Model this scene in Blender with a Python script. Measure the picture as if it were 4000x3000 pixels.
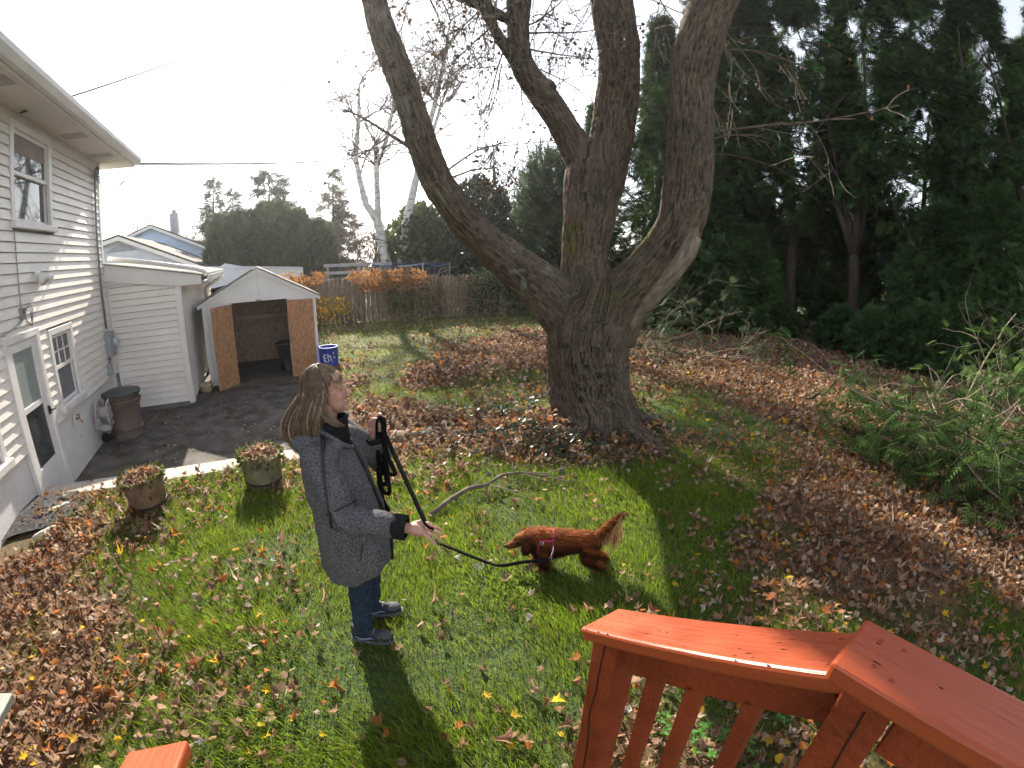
import bpy, bmesh, math, random
import numpy as np
from mathutils import Vector, Matrix, Euler

random.seed(7); RNG = np.random.default_rng(11)
for o in list(bpy.data.objects): bpy.data.objects.remove(o)
SC = bpy.context.scene
COL = SC.collection
R = math.radians

# ---------------------------------------------------------------- camera (wide action-camera lens), world, sun, exposure
CAM_H, PITCH, ROLL, LA, LB = 2.2, R(15.68), R(-0.56), 1.08, -0.067
_u = np.array([0, math.cos(PITCH), -math.sin(PITCH)])
_U = np.array([-math.sin(ROLL)*_u[1], math.cos(ROLL)*_u[1], _u[2]])
_F = np.array([0, 0, 1.0]) - _U*_U[2]; _F /= np.linalg.norm(_F)
_R = np.cross(_F, _U); _R = -_R if _R[0] < 0 else _R
_W = np.array([_R, _F, _U])
cam = bpy.data.cameras.new('camera'); cam_o = bpy.data.objects.new('camera', cam); COL.objects.link(cam_o)
cam.type = 'PANO'; cam.panorama_type = 'FISHEYE_LENS_POLYNOMIAL'
cam.sensor_fit = 'HORIZONTAL'; cam.sensor_width, cam.sensor_height = 36.0, 27.0
cam.fisheye_fov = R(200)
cam.fisheye_polynomial_k0 = 0.0; cam.fisheye_polynomial_k1 = -LA/18.0; cam.fisheye_polynomial_k2 = 0.0
cam.fisheye_polynomial_k3 = -LB/18.0**3; cam.fisheye_polynomial_k4 = 0.0
cam.clip_start, cam.clip_end = 0.05, 2000
_m = Matrix.Identity(4)
for i in range(3):
    _m[i][0] = _W[i, 0]; _m[i][1] = _W[i, 1]; _m[i][2] = -_W[i, 2]
_m[2][3] = CAM_H
cam_o.matrix_world = _m
SC.camera = cam_o

SUN_AZ, SUN_EL = -24.0, 30.0
wd = bpy.data.worlds.new('World'); SC.world = wd; wd.use_nodes = True
nt = wd.node_tree; bg = nt.nodes['Background']
sky = nt.nodes.new('ShaderNodeTexSky'); sky.sky_type = 'NISHITA'; sky.sun_disc = False
sky.sun_elevation = R(SUN_EL); sky.sun_rotation = R(SUN_AZ)
sky.air_density, sky.dust_density, sky.ozone_density = 1.0, 0.5, 1.0
hs_ = nt.nodes.new('ShaderNodeHueSaturation'); hs_.inputs['Saturation'].default_value = .34
nt.links.new(sky.outputs[0], hs_.inputs['Color']); nt.links.new(hs_.outputs[0], bg.inputs[0]); bg.inputs[1].default_value = 0.115
sun = bpy.data.lights.new('sun', 'SUN'); sun_o = bpy.data.objects.new('sun', sun); COL.objects.link(sun_o)
sun.energy, sun.angle, sun.color = 5.0, R(0.6), (1.0, 0.915, 0.78)
_sd = Vector((math.sin(R(SUN_AZ))*math.cos(R(SUN_EL)), math.cos(R(SUN_AZ))*math.cos(R(SUN_EL)), math.sin(R(SUN_EL))))
sun_o.rotation_euler = _sd.to_track_quat('Z', 'Y').to_euler(); sun_o.location = _sd*60
SC.view_settings.view_transform = 'Standard'; SC.view_settings.look = 'None'
SC.view_settings.gamma = 1.0; SC.view_settings.exposure = 1.45
SC.cycles.use_denoising = True; SC.cycles.use_adaptive_sampling = True; SC.cycles.adaptive_threshold = .03; SC.cycles.max_bounces = 5; SC.cycles.diffuse_bounces = 2; SC.cycles.denoising_prefilter = 'FAST'; SC.cycles.volume_bounces = 0; SC.cycles.volume_step_rate = 4
SC.cycles.transparent_max_bounces = 12; SC.cycles.sample_clamp_indirect = 6

# ---------------------------------------------------------------- reading the photograph: a pixel of the 4000x3000 frame to a point of the place
def wray(x, y):
    a, b = (x-2000)/2000, (1500-y)/2000; r = math.hypot(a, b) or 1e-9; th = r*(LA+LB*r*r)
    return _W @ np.array([math.sin(th)*a/r, math.sin(th)*b/r, math.cos(th)])
def g(x, y, z=0.0):
    d = wray(x, y); t = (z-CAM_H)/d[2]; return np.array([0, 0, CAM_H])+t*d
def at(x, y, dist):
    d = wray(x, y); t = dist/math.hypot(d[0], d[1]); return np.array([0, 0, CAM_H])+t*d
AZ = R(-29.54)
HV = np.array([math.sin(AZ), math.cos(AZ), 0]); NV = np.array([math.cos(AZ), -math.sin(AZ), 0]); HO = np.array([-5.529, 3.944, 0.])
def ST(s, t, z=0.0): return HO+HV*s+NV*t+np.array([0, 0, z])
def inv_st(x, y): return (x-HO[0])*HV[0]+(y-HO[1])*HV[1], (x-HO[0])*NV[0]+(y-HO[1])*NV[1]

# ---------------------------------------------------------------- numeric helpers
def _hash(i, j, k, s):
    h = (i*374761393+j*668265263+k*2147483647+s*1274126177) & 0xffffffff
    h = ((h ^ (h >> 13))*1274126177) & 0xffffffff
    return ((h ^ (h >> 16)) & 0xffff)/65535.0
def vn(P, s=0):
    P = np.asarray(P, float); f = np.floor(P).astype(np.int64); u = P-f; u = u*u*(3-2*u); o = 0
    for a in (0, 1):
        for b in (0, 1):
            for c in (0, 1):
                w = (u[..., 0] if a else 1-u[..., 0])*(u[..., 1] if b else 1-u[..., 1])*(u[..., 2] if c else 1-u[..., 2])
                o = o+w*_hash(f[..., 0]+a, f[..., 1]+b, f[..., 2]+c, s)
    return o
def fbm(P, o=3, s=0):
    P = np.asarray(P, float); r = 0; am = .5; tot = 0
    for i in range(o): r = r+am*vn(P*2**i, s+i*17); tot += am; am *= .5
    return r/tot
def sstep(x): x = np.clip(x, 0, 1); return x*x*(3-2*x)
def xyz(x, y, z=0.0): return np.stack([x, y, np.zeros_like(x)+z], -1)

# ---------------------------------------------------------------- object helpers
def tag(o, label=None, cat=None, group=None, kind=None):
    for k, v in (('label', label), ('category', cat), ('group', group), ('kind', kind)):
        if v: o[k] = v
    return o
def empty(name, loc=(0, 0, 0), rz=0.0, label=None, cat=None, group=None):
    o = bpy.data.objects.new(name, None); COL.objects.link(o); o.location = Vector(loc); o.rotation_euler = (0, 0, rz)
    o.empty_display_size = .1
    return tag(o, label, cat, group)
def link(name, me, parent=None, loc=None, rot=None, scale=None):
    o = bpy.data.objects.new(name, me); COL.objects.link(o)
    if parent: o.parent = parent
    if loc is not None: o.location = Vector(loc)
    if rot is not None: o.rotation_euler = rot
    if scale is not None: o.scale = scale
    return o
def npmesh(name, V, Fs, mat=None, col=None, uv=None, smooth=False):
    me = bpy.data.meshes.new(name); V = np.ascontiguousarray(V, np.float32); me.vertices.add(len(V)); me.vertices.foreach_set('co', V.ravel())
    Fs = [np.asarray(f, np.int32) for f in (Fs if isinstance(Fs, list) else [Fs]) if len(f)]
    loops = np.concatenate([f.ravel() for f in Fs]); tot = np.concatenate([np.full(len(f), f.shape[1], np.int32) for f in Fs])
    me.loops.add(len(loops)); me.loops.foreach_set('vertex_index', loops)
    me.polygons.add(len(tot)); me.polygons.foreach_set('loop_start', np.concatenate([[0], np.cumsum(tot)[:-1]]).astype(np.int32))
    me.polygons.foreach_set('loop_total', tot)
    if smooth: me.polygons.foreach_set('use_smooth', np.ones(len(tot), bool))
    me.update(calc_edges=True)
    if col is not None:
        c = np.ones((len(V), 4), np.float32); c[:, :3] = col
        me.attributes.new('Col', 'FLOAT_COLOR', 'POINT').data.foreach_set('color', c.ravel())
    if uv is not None:
        me.attributes.new('Bark', 'FLOAT_VECTOR', 'POINT').data.foreach_set('vector', np.ascontiguousarray(uv, np.float32).ravel())
    if mat: me.materials.append(mat)
    return me
class MB:
    def __init__(s): s.V = []; s.F = []
    def add(s, V, F):
        n = len(s.V); s.V += [tuple(map(float, v)) for v in V]; s.F += [tuple(int(i)+n for i in f) for f in F]; return s
    def box(s, x0, x1, y0, y1, z0, z1):
        return s.add([(x, y, z) for z in (z0, z1) for y in (y0, y1) for x in (x0, x1)],
                     [(0, 2, 3, 1), (4, 5, 7, 6), (0, 1, 5, 4), (2, 6, 7, 3), (0, 4, 6, 2), (1, 3, 7, 5)])
    def beam(s, a, b, w, h, up=(0, 0, 1)):
        a, b = Vector(a), Vector(b); d = (b-a).normalized(); u = Vector(up); sd = d.cross(u).normalized(); u = sd.cross(d)
        V = [p+sd*(i*w/2)+u*(j*h/2) for p in (a, b) for (i, j) in ((-1, -1), (1, -1), (1, 1), (-1, 1))]
        return s.add(V, [(3, 2, 1, 0), (4, 5, 6, 7)]+[(i, (i+1) % 4, 4+(i+1) % 4, 4+i) for i in range(4)])
    def prism(s, pts, y0, y1):          # polygon in x,z extruded along y
        n = len(pts)
        return s.add([(p[0], y0, p[1]) for p in pts]+[(p[0], y1, p[1]) for p in pts],
                     [tuple(range(n)), tuple(range(2*n-1, n-1, -1))]+[(i, n+i, n+(i+1) % n, (i+1) % n) for i in range(n)])
    def tube(s, pts, r, k=6, cap=True):
        pts = [Vector(p) for p in pts]; n = len(pts); rr = r if hasattr(r, '__len__') else [r]*n
        V = []; t0 = (pts[1]-pts[0]).normalized(); nn = t0.orthogonal().normalized()
        for i, p in enumerate(pts):
            t = (pts[min(i+1, n-1)]-pts[max(i-1, 0)]).normalized(); nn = (nn-t*nn.dot(t)).normalized(); b = t.cross(nn)
            V += [p+(nn*math.cos(2*math.pi*j/k)+b*math.sin(2*math.pi*j/k))*rr[i] for j in range(k)]
        F = [(i*k+j, i*k+(j+1) % k, (i+1)*k+(j+1) % k, (i+1)*k+j) for i in range(n-1) for j in range(k)]
        if cap: F += [tuple(range(k-1, -1, -1)), tuple(range((n-1)*k, n*k))]
        return s.add(V, F)
    def lathe(s, prof, k=20, c=(0, 0, 0)):
        V = [(c[0]+r*math.cos(2*math.pi*j/k), c[1]+r*math.sin(2*math.pi*j/k), c[2]+z) for r, z in prof for j in range(k)]
        n = len(prof)
        return s.add(V, [(i*k+j, i*k+(j+1) % k, (i+1)*k+(j+1) % k, (i+1)*k+j) for i in range(n-1) for j in range(k)]+[tuple(range(k-1, -1, -1)), tuple(range((n-1)*k, n*k))])
    def ell(s, c, r, k=14, rot=None):
        V = []; F = []; m = k//2
        for i in range(m+1):
            a = math.pi*i/m
            for j in range(k):
                b = 2*math.pi*j/k; p = Vector((r[0]*math.sin(a)*math.cos(b), r[1]*math.sin(a)*math.sin(b), r[2]*math.cos(a)))
                if rot is not None: p = rot @ p
                V.append(p+Vector(c))
        F = [(i*k+j, (i+1)*k+j, (i+1)*k+(j+1) % k, i*k+(j+1) % k) for i in range(m) for j in range(k)]
        return s.add(V, F)
    def mesh(s, name, mat, smooth=False):
        me = bpy.data.meshes.new(name); me.from_pydata(s.V, [], s.F); me.materials.append(mat)
        if smooth: me.polygons.foreach_set('use_smooth', np.ones(len(s.F), bool))
        me.update(); return me
    def obj(s, name, mat, parent=None, smooth=False, bevel=0, **kw):
        o = link(name, s.mesh(name, mat, smooth), parent, **kw)
        if bevel:
            m = o.modifiers.new('bevel', 'BEVEL'); m.width = bevel; m.segments = 2; m.limit_method = 'ANGLE'
        return o
def copy_tree(o, parent=None):
    c = o.copy(); COL.objects.link(c); c.parent = parent
    for ch in list(o.children): copy_tree(ch, c)
    return c
def remeshed(mb, voxel, smooth_it=4, fac=.5):
    me = bpy.data.meshes.new('tmp'); me.from_pydata(mb.V, [], mb.F); me.update()
    bm = bmesh.new(); bm.from_mesh(me); bmesh.ops.recalc_face_normals(bm, faces=bm.faces); bm.to_mesh(me); bm.free()
    o = bpy.data.objects.new('tmp', me); COL.objects.link(o)
    m = o.modifiers.new('r', 'REMESH'); m.mode = 'VOXEL'; m.voxel_size = voxel
    if smooth_it: q = o.modifiers.new('s', 'SMOOTH'); q.iterations = smooth_it; q.factor = fac
    dg = bpy.context.evaluated_depsgraph_get(); out = bpy.data.meshes.new_from_object(o.evaluated_get(dg))
    bpy.data.objects.remove(o); bpy.data.meshes.remove(me)
    out.polygons.foreach_set('use_smooth', np.ones(len(out.polygons), bool))
    return out
def getco(me):
    a = np.empty(len(me.vertices)*3, np.float32); me.vertices.foreach_get('co', a); return a.reshape(-1, 3).astype(float)
def getno(me):
    a = np.empty(len(me.vertices)*3, np.float32); me.vertices.foreach_get('normal', a); return a.reshape(-1, 3).astype(float)
def setco(me, V): me.vertices.foreach_set('co', np.ascontiguousarray(V, np.float32).ravel()); me.update()
def setcol(me, c):
    a = np.ones((len(me.vertices), 4), np.float32); a[:, :3] = c
    me.attributes.new('Col', 'FLOAT_COLOR', 'POINT').data.foreach_set('color', a.ravel())

# ---------------------------------------------------------------- materials
def M(name, col, rough=.6, var=.12, scale=6, bump=0, bscale=80, metal=0, stretch=None, col2=None, attr=None, orand=0, trans=0, spec=.4, thr=(.35, .65), bark=False, detail=4, coat=0):
    m = bpy.data.materials.new(name); m.use_nodes = True; t = m.node_tree; N = t.nodes; L = t.links
    P = N['Principled BSDF']; P.inputs['Roughness'].default_value = rough; P.inputs['Metallic'].default_value = metal
    P.inputs['Specular IOR Level'].default_value = spec; P.inputs['Coat Weight'].default_value = coat
    tc = N.new('ShaderNodeTexCoord'); mp = N.new('ShaderNodeMapping')
    if bark:
        at_ = N.new('ShaderNodeAttribute'); at_.attribute_name = 'Bark'; L.new(at_.outputs['Vector'], mp.inputs[0])
    elif stretch: L.new(tc.outputs['Object'], mp.inputs[0])
    else:
        ge = N.new('ShaderNodeNewGeometry'); L.new(ge.outputs['Position'], mp.inputs[0])
    if stretch: mp.inputs['Scale'].default_value = stretch
    no = N.new('ShaderNodeTexNoise'); no.inputs['Scale'].default_value = scale; no.inputs['Detail'].default_value = detail; L.new(mp.outputs[0], no.inputs[0])
    rp = N.new('ShaderNodeMapRange'); rp.inputs[1].default_value, rp.inputs[2].default_value = thr; L.new(no.outputs[0], rp.inputs[0])
    mx = N.new('ShaderNodeMix'); mx.data_type = 'RGBA'; L.new(rp.outputs[0], mx.inputs[0])
    c = Vector(col[:3]); a = c*(1-var); b = Vector(col2[:3]) if col2 else c*(1+var)
    mx.inputs[6].default_value = (*a, 1); mx.inputs[7].default_value = (*b, 1); out = mx.outputs[2]
    if attr:
        an = N.new('ShaderNodeAttribute'); an.attribute_name = attr; m2 = N.new('ShaderNodeMix'); m2.data_type = 'RGBA'; m2.blend_type = 'MULTIPLY'; m2.inputs[0].default_value = 1
        L.new(an.outputs['Color'], m2.inputs[6]); L.new(out, m2.inputs[7]); out = m2.outputs[2]
    if orand:
        oi = N.new('ShaderNodeObjectInfo'); r2 = N.new('ShaderNodeMapRange'); r2.inputs[3].default_value = 1-orand; r2.inputs[4].default_value = 1+orand; L.new(oi.outputs['Random'], r2.inputs[0])
        m3 = N.new('ShaderNodeVectorMath'); m3.operation = 'SCALE'; L.new(out, m3.inputs[0]); L.new(r2.outputs[0], m3.inputs['Scale']); out = m3.outputs[0]
    L.new(out, P.inputs['Base Color'])
    if bump:
        n2 = N.new('ShaderNodeTexNoise'); n2.inputs['Scale'].default_value = bscale; n2.inputs['Detail'].default_value = 3; L.new(mp.outputs[0], n2.inputs[0])
        bp = N.new('ShaderNodeBump'); bp.inputs['Strength'].default_value = bump; bp.inputs['Distance'].default_value = .02; L.new(n2.outputs[0], bp.inputs['Height']); L.new(bp.outputs[0], P.inputs['Normal'])
    if trans:
        tr = N.new('ShaderNodeBsdfTranslucent'); L.new(out, tr.inputs[0]); ms = N.new('ShaderNodeMixShader'); ms.inputs[0].default_value = trans
        L.new(P.outputs[0], ms.inputs[1]); L.new(tr.outputs[0], ms.inputs[2]); L.new(ms.outputs[0], N['Material Output'].inputs[0])
    m.diffuse_color = (*col[:3], 1)
    return m
W1 = (1, 1, 1)
m_vinyl = M('white_vinyl', (.82, .765, .71), .45, .05, 1.5, .12, 40, orand=.03)
m_trim = M('white_trim', (.79, .76, .735), .4, .04, 3)
m_stucco = M('white_stucco', (.74, .72, .71), .8, .06, 2.5, .35, 90)
m_soffit = M('soffit_white', (.74, .67, .63), .6, .04, 2)
m_glass = M('window_glass', (.06, .065, .07), .03, .3, 2, spec=1.0)
m_screen = M('screen_mesh', (.16, .17, .18), .6, .2, 3)
m_shade = M('door_glass', (.30, .34, .33), .12, .15, 2, spec=.8)
m_black = M('black_plastic', (.015, .015, .017), .45, .3, 20)
m_grey = M('grey_metal', (.30, .31, .32), .45, .1, 12, metal=.4)
m_greybox = M('grey_enamel', (.33, .35, .37), .5, .08, 8)
m_asph = M('asphalt', (.10, .087, .076), .9, .38, 3.5, .5, 150, col2=(.165, .143, .124), detail=8)
m_conc = M('concrete', (.50, .44, .38), .85, .16, 4, .35, 120, detail=8)
m_osb = M('osb', (.42, .215, .11), .7, .38, 26, .25, 90, stretch=(1.6, 1.6, .55), thr=(.3, .7), detail=6)
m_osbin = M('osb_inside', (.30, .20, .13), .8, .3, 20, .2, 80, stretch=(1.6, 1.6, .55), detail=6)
m_shing = M('shingle', (.26, .24, .225), .9, .3, 30, .5, 160, orand=.25)
m_shingb = M('shingle_brown', (.20, .15, .12), .9, .3, 30, .5, 160, orand=.25)
m_blue = M('blue_siding', (.58, .72, .92), .5, .05, 2, orand=.04)
m_lblue = M('pale_blue_siding', (.62, .66, .74), .5, .05, 2, orand=.04)
m_wood = M('weathered_wood', (.20, .155, .115), .85, .35, 9, .5, 60, stretch=(1, 1, .12), orand=.25)
m_red = M('red_deck_paint', (.44, .085, .030), .34, .13, 7, .38, 42, stretch=(1, 1, 1), spec=.5)
m_redv = M('red_deck_post', (.25, .042, .015), .5, .18, 7, .45, 50, spec=.3)
m_crack = M('wood_crack', (.02, .006, .004), .9)
# ---------------------------------------------------------------- ground
MOUNDS = []                                     # (x, y, rx, ry, height)
for px, py, rx, ry, hh in ((1860, 1470, 1.5, .75, .24), (2080, 1420, .8, .7, .16), (1990, 1320, 1.8, .9, .10), (3350, 2030, 1.1, .7, .10), (3600, 2250, .8, .6, .12), (1600, 1640, .9, .5, .10), (2050, 1720, .7, .5, .12)):
    p = g(px, py); MOUNDS.append((p[0], p[1], rx, ry, hh))
TX, TY = 1.12, 5.78                             # the maple
def hz(x, y):
    x = np.asarray(x, float); y = np.asarray(y, float); s, t = inv_st(x, y)
    P = sstep((t-3.15)/1.3); wid = .03+1.2*sstep((t-3.2)/.6)
    S = sstep((s+.84+wid*.5)/wid)*sstep((7.6-s)/1.5)
    z = -.36*(1-P)*S
    d = np.hypot(x, y); z = z-1.3*sstep((d-17.6)/6)*(x < 6)-0*d
    lawn = 1-S*(1-P)
    z = z+lawn*(.05*(fbm(xyz(x*.6, y*.6), 3, 3)-.5)+.02*(fbm(xyz(x*3, y*3), 2, 5)-.5))
    for mx, my, rx, ry, hh in MOUNDS:
        q = np.hypot((x-mx)/rx, (y-my)/ry); z = z+hh*sstep(1.25-q)*(q < 1.25)*lawn
    q = np.hypot(x-TX, y-TY); z = z+.10*sstep((1.5-q)/1.1)
    return z
# how thickly leaves lie on the lawn, read off the photograph at ground points
LC = [(100,2250,.97),(300,2130,.95),(550,2090,.62),(700,2300,.34),(300,2500,.88),(100,2800,.92),(500,2600,.66),(700,2800,.5),(900,2500,.25),(800,2100,.10),(1100,2060,.12),(1100,2400,.10),(1000,2800,.25),(1150,2900,.2),(1300,2700,.13),(1600,2700,.11),(1800,2600,.09),(2000,2800,.16),(2150,2700,.18),(1700,2300,.05),(1900,2350,.04),(2200,2400,.12),(2500,2350,.13),(2350,2100,.07),(1800,2050,.08),(1950,1950,.10),(1600,1900,.36),(1450,1760,.9),(1600,1660,.97),(1800,1690,.95),(1500,1850,.55),(1750,1800,.5),(1900,1830,.3),(2000,1770,.85),(2000,1640,.75),(1480,1600,.95),(2150,1790,.85),(2300,1800,.7),(2450,1750,.95),(2620,1720,.6),(2150,1880,.16),(2350,1880,.08),(2600,1900,.1),(2800,1950,.12),(2700,1820,.3),(2900,1750,.42),(2750,1650,.35),(2550,1550,.45),(2700,1450,.75),(2900,1500,.85),(3100,1600,.8),(3300,1500,.8),(3000,1380,.85),(3200,1400,.85),(3200,1850,.9),(3400,1800,.7),(2980,1850,.4),(3100,2000,.98),(3400,2000,1),(3700,2100,1),(3000,2150,.72),(3300,2250,1),(3600,2300,1),(2850,2250,.3),(2700,2100,.08),(3000,2350,.66),(3300,2450,.55),(3700,2450,.65),(3900,2450,.45),(3900,2250,.8),(2600,2500,.25),(2900,2500,.35),(3850,2600,.4),(2450,2850,.6),(2700,2900,.65),(2800,2700,.3),(3300,2900,.6),(1850,1450,1),(1650,1490,1),(2050,1430,1),(2000,1330,.95),(1900,1360,.9),(1720,1395,.6),(1500,1500,.2),(1500,1390,.15),(1350,1450,.7),(1300,1500,.85),(1350,1330,.3),(1600,1300,.15),(1800,1260,.15),(2050,1255,.15),(2010,1285,.4),(1800,1320,.35),(1560,1550,.2),(1720,1565,.2),(1450,1450,.2),(1600,1400,.2),(1950,1560,.35),(2080,1540,.5),(2600,1640,.25),(2650,1580,.35),(200,2050,.6)]
LCP = np.array([[*g(a, b)[:2], c] for a, b, c in LC])
def cover(x, y):
    x = np.asarray(x, float).ravel(); y = np.asarray(y, float).ravel(); out = np.empty(len(x))
    j1 = .5*(fbm(xyz(x*1.3, y*1.3), 3, 31)-.5); j2 = .5*(fbm(xyz(x*1.3, y*1.3, 9), 3, 41)-.5)
    sc = np.clip(np.hypot(x, y)/4, .4, 3)
    xx, yy = x+j1*sc, y+j2*sc
    for i in range(0, len(x), 20000):
        d2 = (xx[i:i+20000, None]-LCP[:, 0])**2+(yy[i:i+20000, None]-LCP[:, 1])**2; w = 1/(d2+.004)**2.2
        out[i:i+20000] = (w*LCP[:, 2]).sum(1)/w.sum(1)
    return np.clip(out+.5*(fbm(xyz(x*2.6, y*2.6), 2, 77)-.5)*(out > .05)*(out < .95), 0, 1)
def axis(a, b, st, far):
    core = np.arange(a, b+st/2, st); k = st*1.35**np.arange(1, 40); k = np.cumsum(k); k = k[k < far]
    return np.concatenate([(a-k)[::-1], core, b+k])
gx, gy = axis(-8.5, 13.5, .11, 300), axis(.3, 18, .11, 300)
X, Y = np.meshgrid(gx, gy); nx, ny = len(gx), len(gy); fx, fy = X.ravel(), Y.ravel()
idx = np.arange(nx*ny).reshape(ny, nx); F = np.stack([idx[:-1, :-1], idx[:-1, 1:], idx[1:, 1:], idx[1:, :-1]], -1).reshape(-1, 4)
cv = np.where((fx > -9) & (fx < 14.5) & (fy > 0) & (fy < 19), cover(fx, fy), .25)
n1 = fbm(xyz(fx*.9, fy*.9), 3, 8)[:, None]; n2 = fbm(xyz(fx*6, fy*6), 2, 9)[:, None]
far_ = sstep((fy-5.5)/5)[:, None]
grassc = np.array([.050, .085, .018])*(1-.3*n2)+far_*np.array([.05, .035, .012])*n1*1.6
leafc = np.array([.14, .075, .042])*(.55+.7*n2)
cm = np.clip((cv[:, None]-.35)/.5, 0, 1)
m_lawn = M('lawn_earth', (1, 1, 1), .95, .35, 30, .6, 60, attr='Col', detail=6)
lawn = link('lawn', npmesh('lawn', np.stack([fx, fy, hz(fx, fy)], -1), F, m_lawn, grassc*(1-cm)+leafc*cm, smooth=True)); tag(lawn, kind='structure')

HR = R(29.54)
def hroot(name, *a): return empty(name, HO, HR, *a)
pat = MB().add([(-.3, -.80, -.3), (3.75, -.80, -.3), (4.3, 1.5, -.3), (4.1, 4.6, -.29), (3.9, 8, -.29), (-.3, 8, -.29)], [(0, 1, 2, 3, 4, 5)]).obj('patio', m_asph, loc=HO, rot=(0, 0, HR)); tag(pat, kind='structure')
st_ = empty('concrete_path', HO, HR); tag(st_, kind='structure')
for a, b in ((-.02, .93), (.945, 1.87), (1.885, 2.72), (2.735, 3.45)):
    MB().box(a, b, -1.0, -.68, -.34, .022).obj('slab', m_conc, st_, bevel=.012)
# mulch bed by the wall with a white stone edge
m_mulch = M('mulch', (.035, .032, .034), .95, .6, 22, .8, 90, col2=(.09, .085, .09), detail=8)
bed = MB(); k = 26
bed.add([(0, 0, .05)]+[(math.cos(2*math.pi*i/k)*(.85+.1*math.sin(3*i)), math.sin(2*math.pi*i/k)*(.45+.06*math.cos(2*i)), .012) for i in range(k)], [(0, i+1, (i+1) % k+1) for i in range(k)])
p = g(130, 2040); b_ = bed.obj('mulch_bed', m_mulch, loc=(p[0]-.25, p[1]-.05, .03), rot=(0, 0, HR+.2)); tag(b_, kind='structure')
m_wstone = M('white_stone', (.62, .57, .48), .8, .2, 9, .5, 40)
def rock(name, loc, r, mat, label, seed, rz=0, group=None, cat='rock'):
    mb = MB().ell((0, 0, 0), (1, 1, 1), 16); V = np.array(mb.V); q = fbm(V*1.1+seed*9.7, 2, seed)[:, None]; q2 = fbm(V*3+seed, 2, seed+5)[:, None]
    V = np.sign(V)*np.abs(V)**.75; V = V*(.72+.55*q+.12*q2)*np.array(r); mb.V = [tuple(v) for v in V]
    o = mb.obj(name, mat, smooth=False, loc=loc, rot=(random.uniform(-.1, .1), 0, rz)); return tag(o, label, cat, group)
for i, (px, py, ln) in enumerate(((232, 2000, .12), (192, 2095, .14))):
    p = g(px, py); rock('edging_stone', (p[0], p[1], .035), (ln, .035, .04), m_wstone, ('long white edging stone at the mulch bed, the one nearer the concrete path', 'long white edging stone half buried in leaves beside the mulch bed')[i], 20+i, rz=1.15)
m_fstone = M('field_stone', (.20, .165, .115), .9, .35, 9, .6, 30, detail=6)
for i, (px, py, r, lb) in enumerate(((1565, 1722, (.12, .10, .085), 'blunt tan field stone at the end of the stone row by the leash'), (1630, 1712, (.10, .08, .085), 'small rounded grey field stone between two larger stones'), (1692, 1700, (.14, .10, .085), 'largest tan field stone with a flat slanted top'), (1760, 1690, (.11, .09, .05), 'flat grey field stone sunk in brown leaves'), (1525, 1770, (.10, .08, .07), 'low grey field stone behind the hanging leash loops'))):
    p = g(px, py); rock('field_stone', (p[0], p[1], float(hz(p[0], p[1]))+r[2]*.15), r, m_fstone, lb, 30+i, rz=i*.7)

# ---------------------------------------------------------------- white house
house = hroot('white_house', 'white clapboard two storey house with storm door and deep eaves', 'house')
E_ = .115
bw = MB().prism([(-.06, 0), (.026, .0), (.006, E_-.006), (-.06, E_-.006)], 0, 1).mesh('siding_board', m_vinyl)
def boards(parent, kind, s0, s1, z0, z1, cuts, x0=0.0, mesh=bw, along='y', off=0.0):
    """one clapboard after another, cut round the openings"""
    n = int(round((z1-z0)/E_))
    for i in range(n):
        za = z0+i*E_; iv = [(s0, s1)]
        for a, b, c, d in cuts:
            if za+E_*.5 > c and za+E_*.5 < d:
                iv = [q for (u, v) in iv for q in ((u, min(v, a)), (max(u, b), v)) if q[1]-q[0] > .02]
        for a, b in iv:
            if along == 'y': link('siding_board', mesh, parent, (x0, a, za), None, (1, b-a, 1))
            else: link('siding_board', mesh, parent, (a, off, za), (0, 0, -math.pi/2), (1, b-a, 1))
wall = MB().box(-.2, -.075, -4.5, 2.99, .5, 4.16).obj('wall', m_trim, house)
DOOR = (-.93, -.005, -.4, 1.72); WIN = (.27, 1.14, .585, 1.645); UPW = (-.37, .86, 2.86, 4.3); FLW = (-2.4, -1.36, .5, 1.9)
boards(wall, 'siding_board', -4.5, 2.95, .52, 4.14, (DOOR, WIN, UPW, FLW))
MB().box(-.22, -.022, -4.5, 2.99, -.4, .517).obj('foundation', m_stucco, house)
MB().box(-.05, .028, 2.94, 3.03, .5, 4.15).obj('corner_board', m_trim, house)
MB().box(-.15, .008, -4.5, 2.94, 4.06, 4.15).obj('frieze_board', m_trim, house)
# soffit with panel grooves, fascia, gutter, roof
sof = empty('soffit', house.location); sof.parent = house; sof.location = (0, 0, 0)
for i in range(27):
    a = -4.5+i*.3; MB().box(-.6, .50, a+.003, a+.297, 4.152, 4.163).obj('soffit_panel', m_soffit, sof)
for s0 in (-1.35, .95, 2.3):
    MB().box(.08, .42, s0, s0+.28, 4.1465, 4.1505).obj('soffit_vent', M('vent', (.45, .41, .40), .7), sof)
MB().box(.50, .525, -4.5, 3.6, 4.145, 4.30).obj('fascia', m_trim, house)
MB().prism([(.527, 4.17), (.60, 4.17), (.645, 4.24), (.655, 4.29), (.64, 4.29), (.63, 4.25), (.59, 4.185), (.527, 4.185)], -4.5, 3.62).obj('gutter', m_trim, house)
MB().box(-3, .5, 3.6, 3.625, 4.145, 4.31).obj('rake_board', m_trim, house)
MB().prism([(.60, 4.292), (.60, 4.312), (-4.5, 6.2), (-4.5, 6.0)], -4.5, 3.64).obj('roof', m_shingb, house)
MB().box(-6, -.2, -4.5, 2.96, -.4, 4.15).obj('side_wall', m_vinyl, house)
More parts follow.
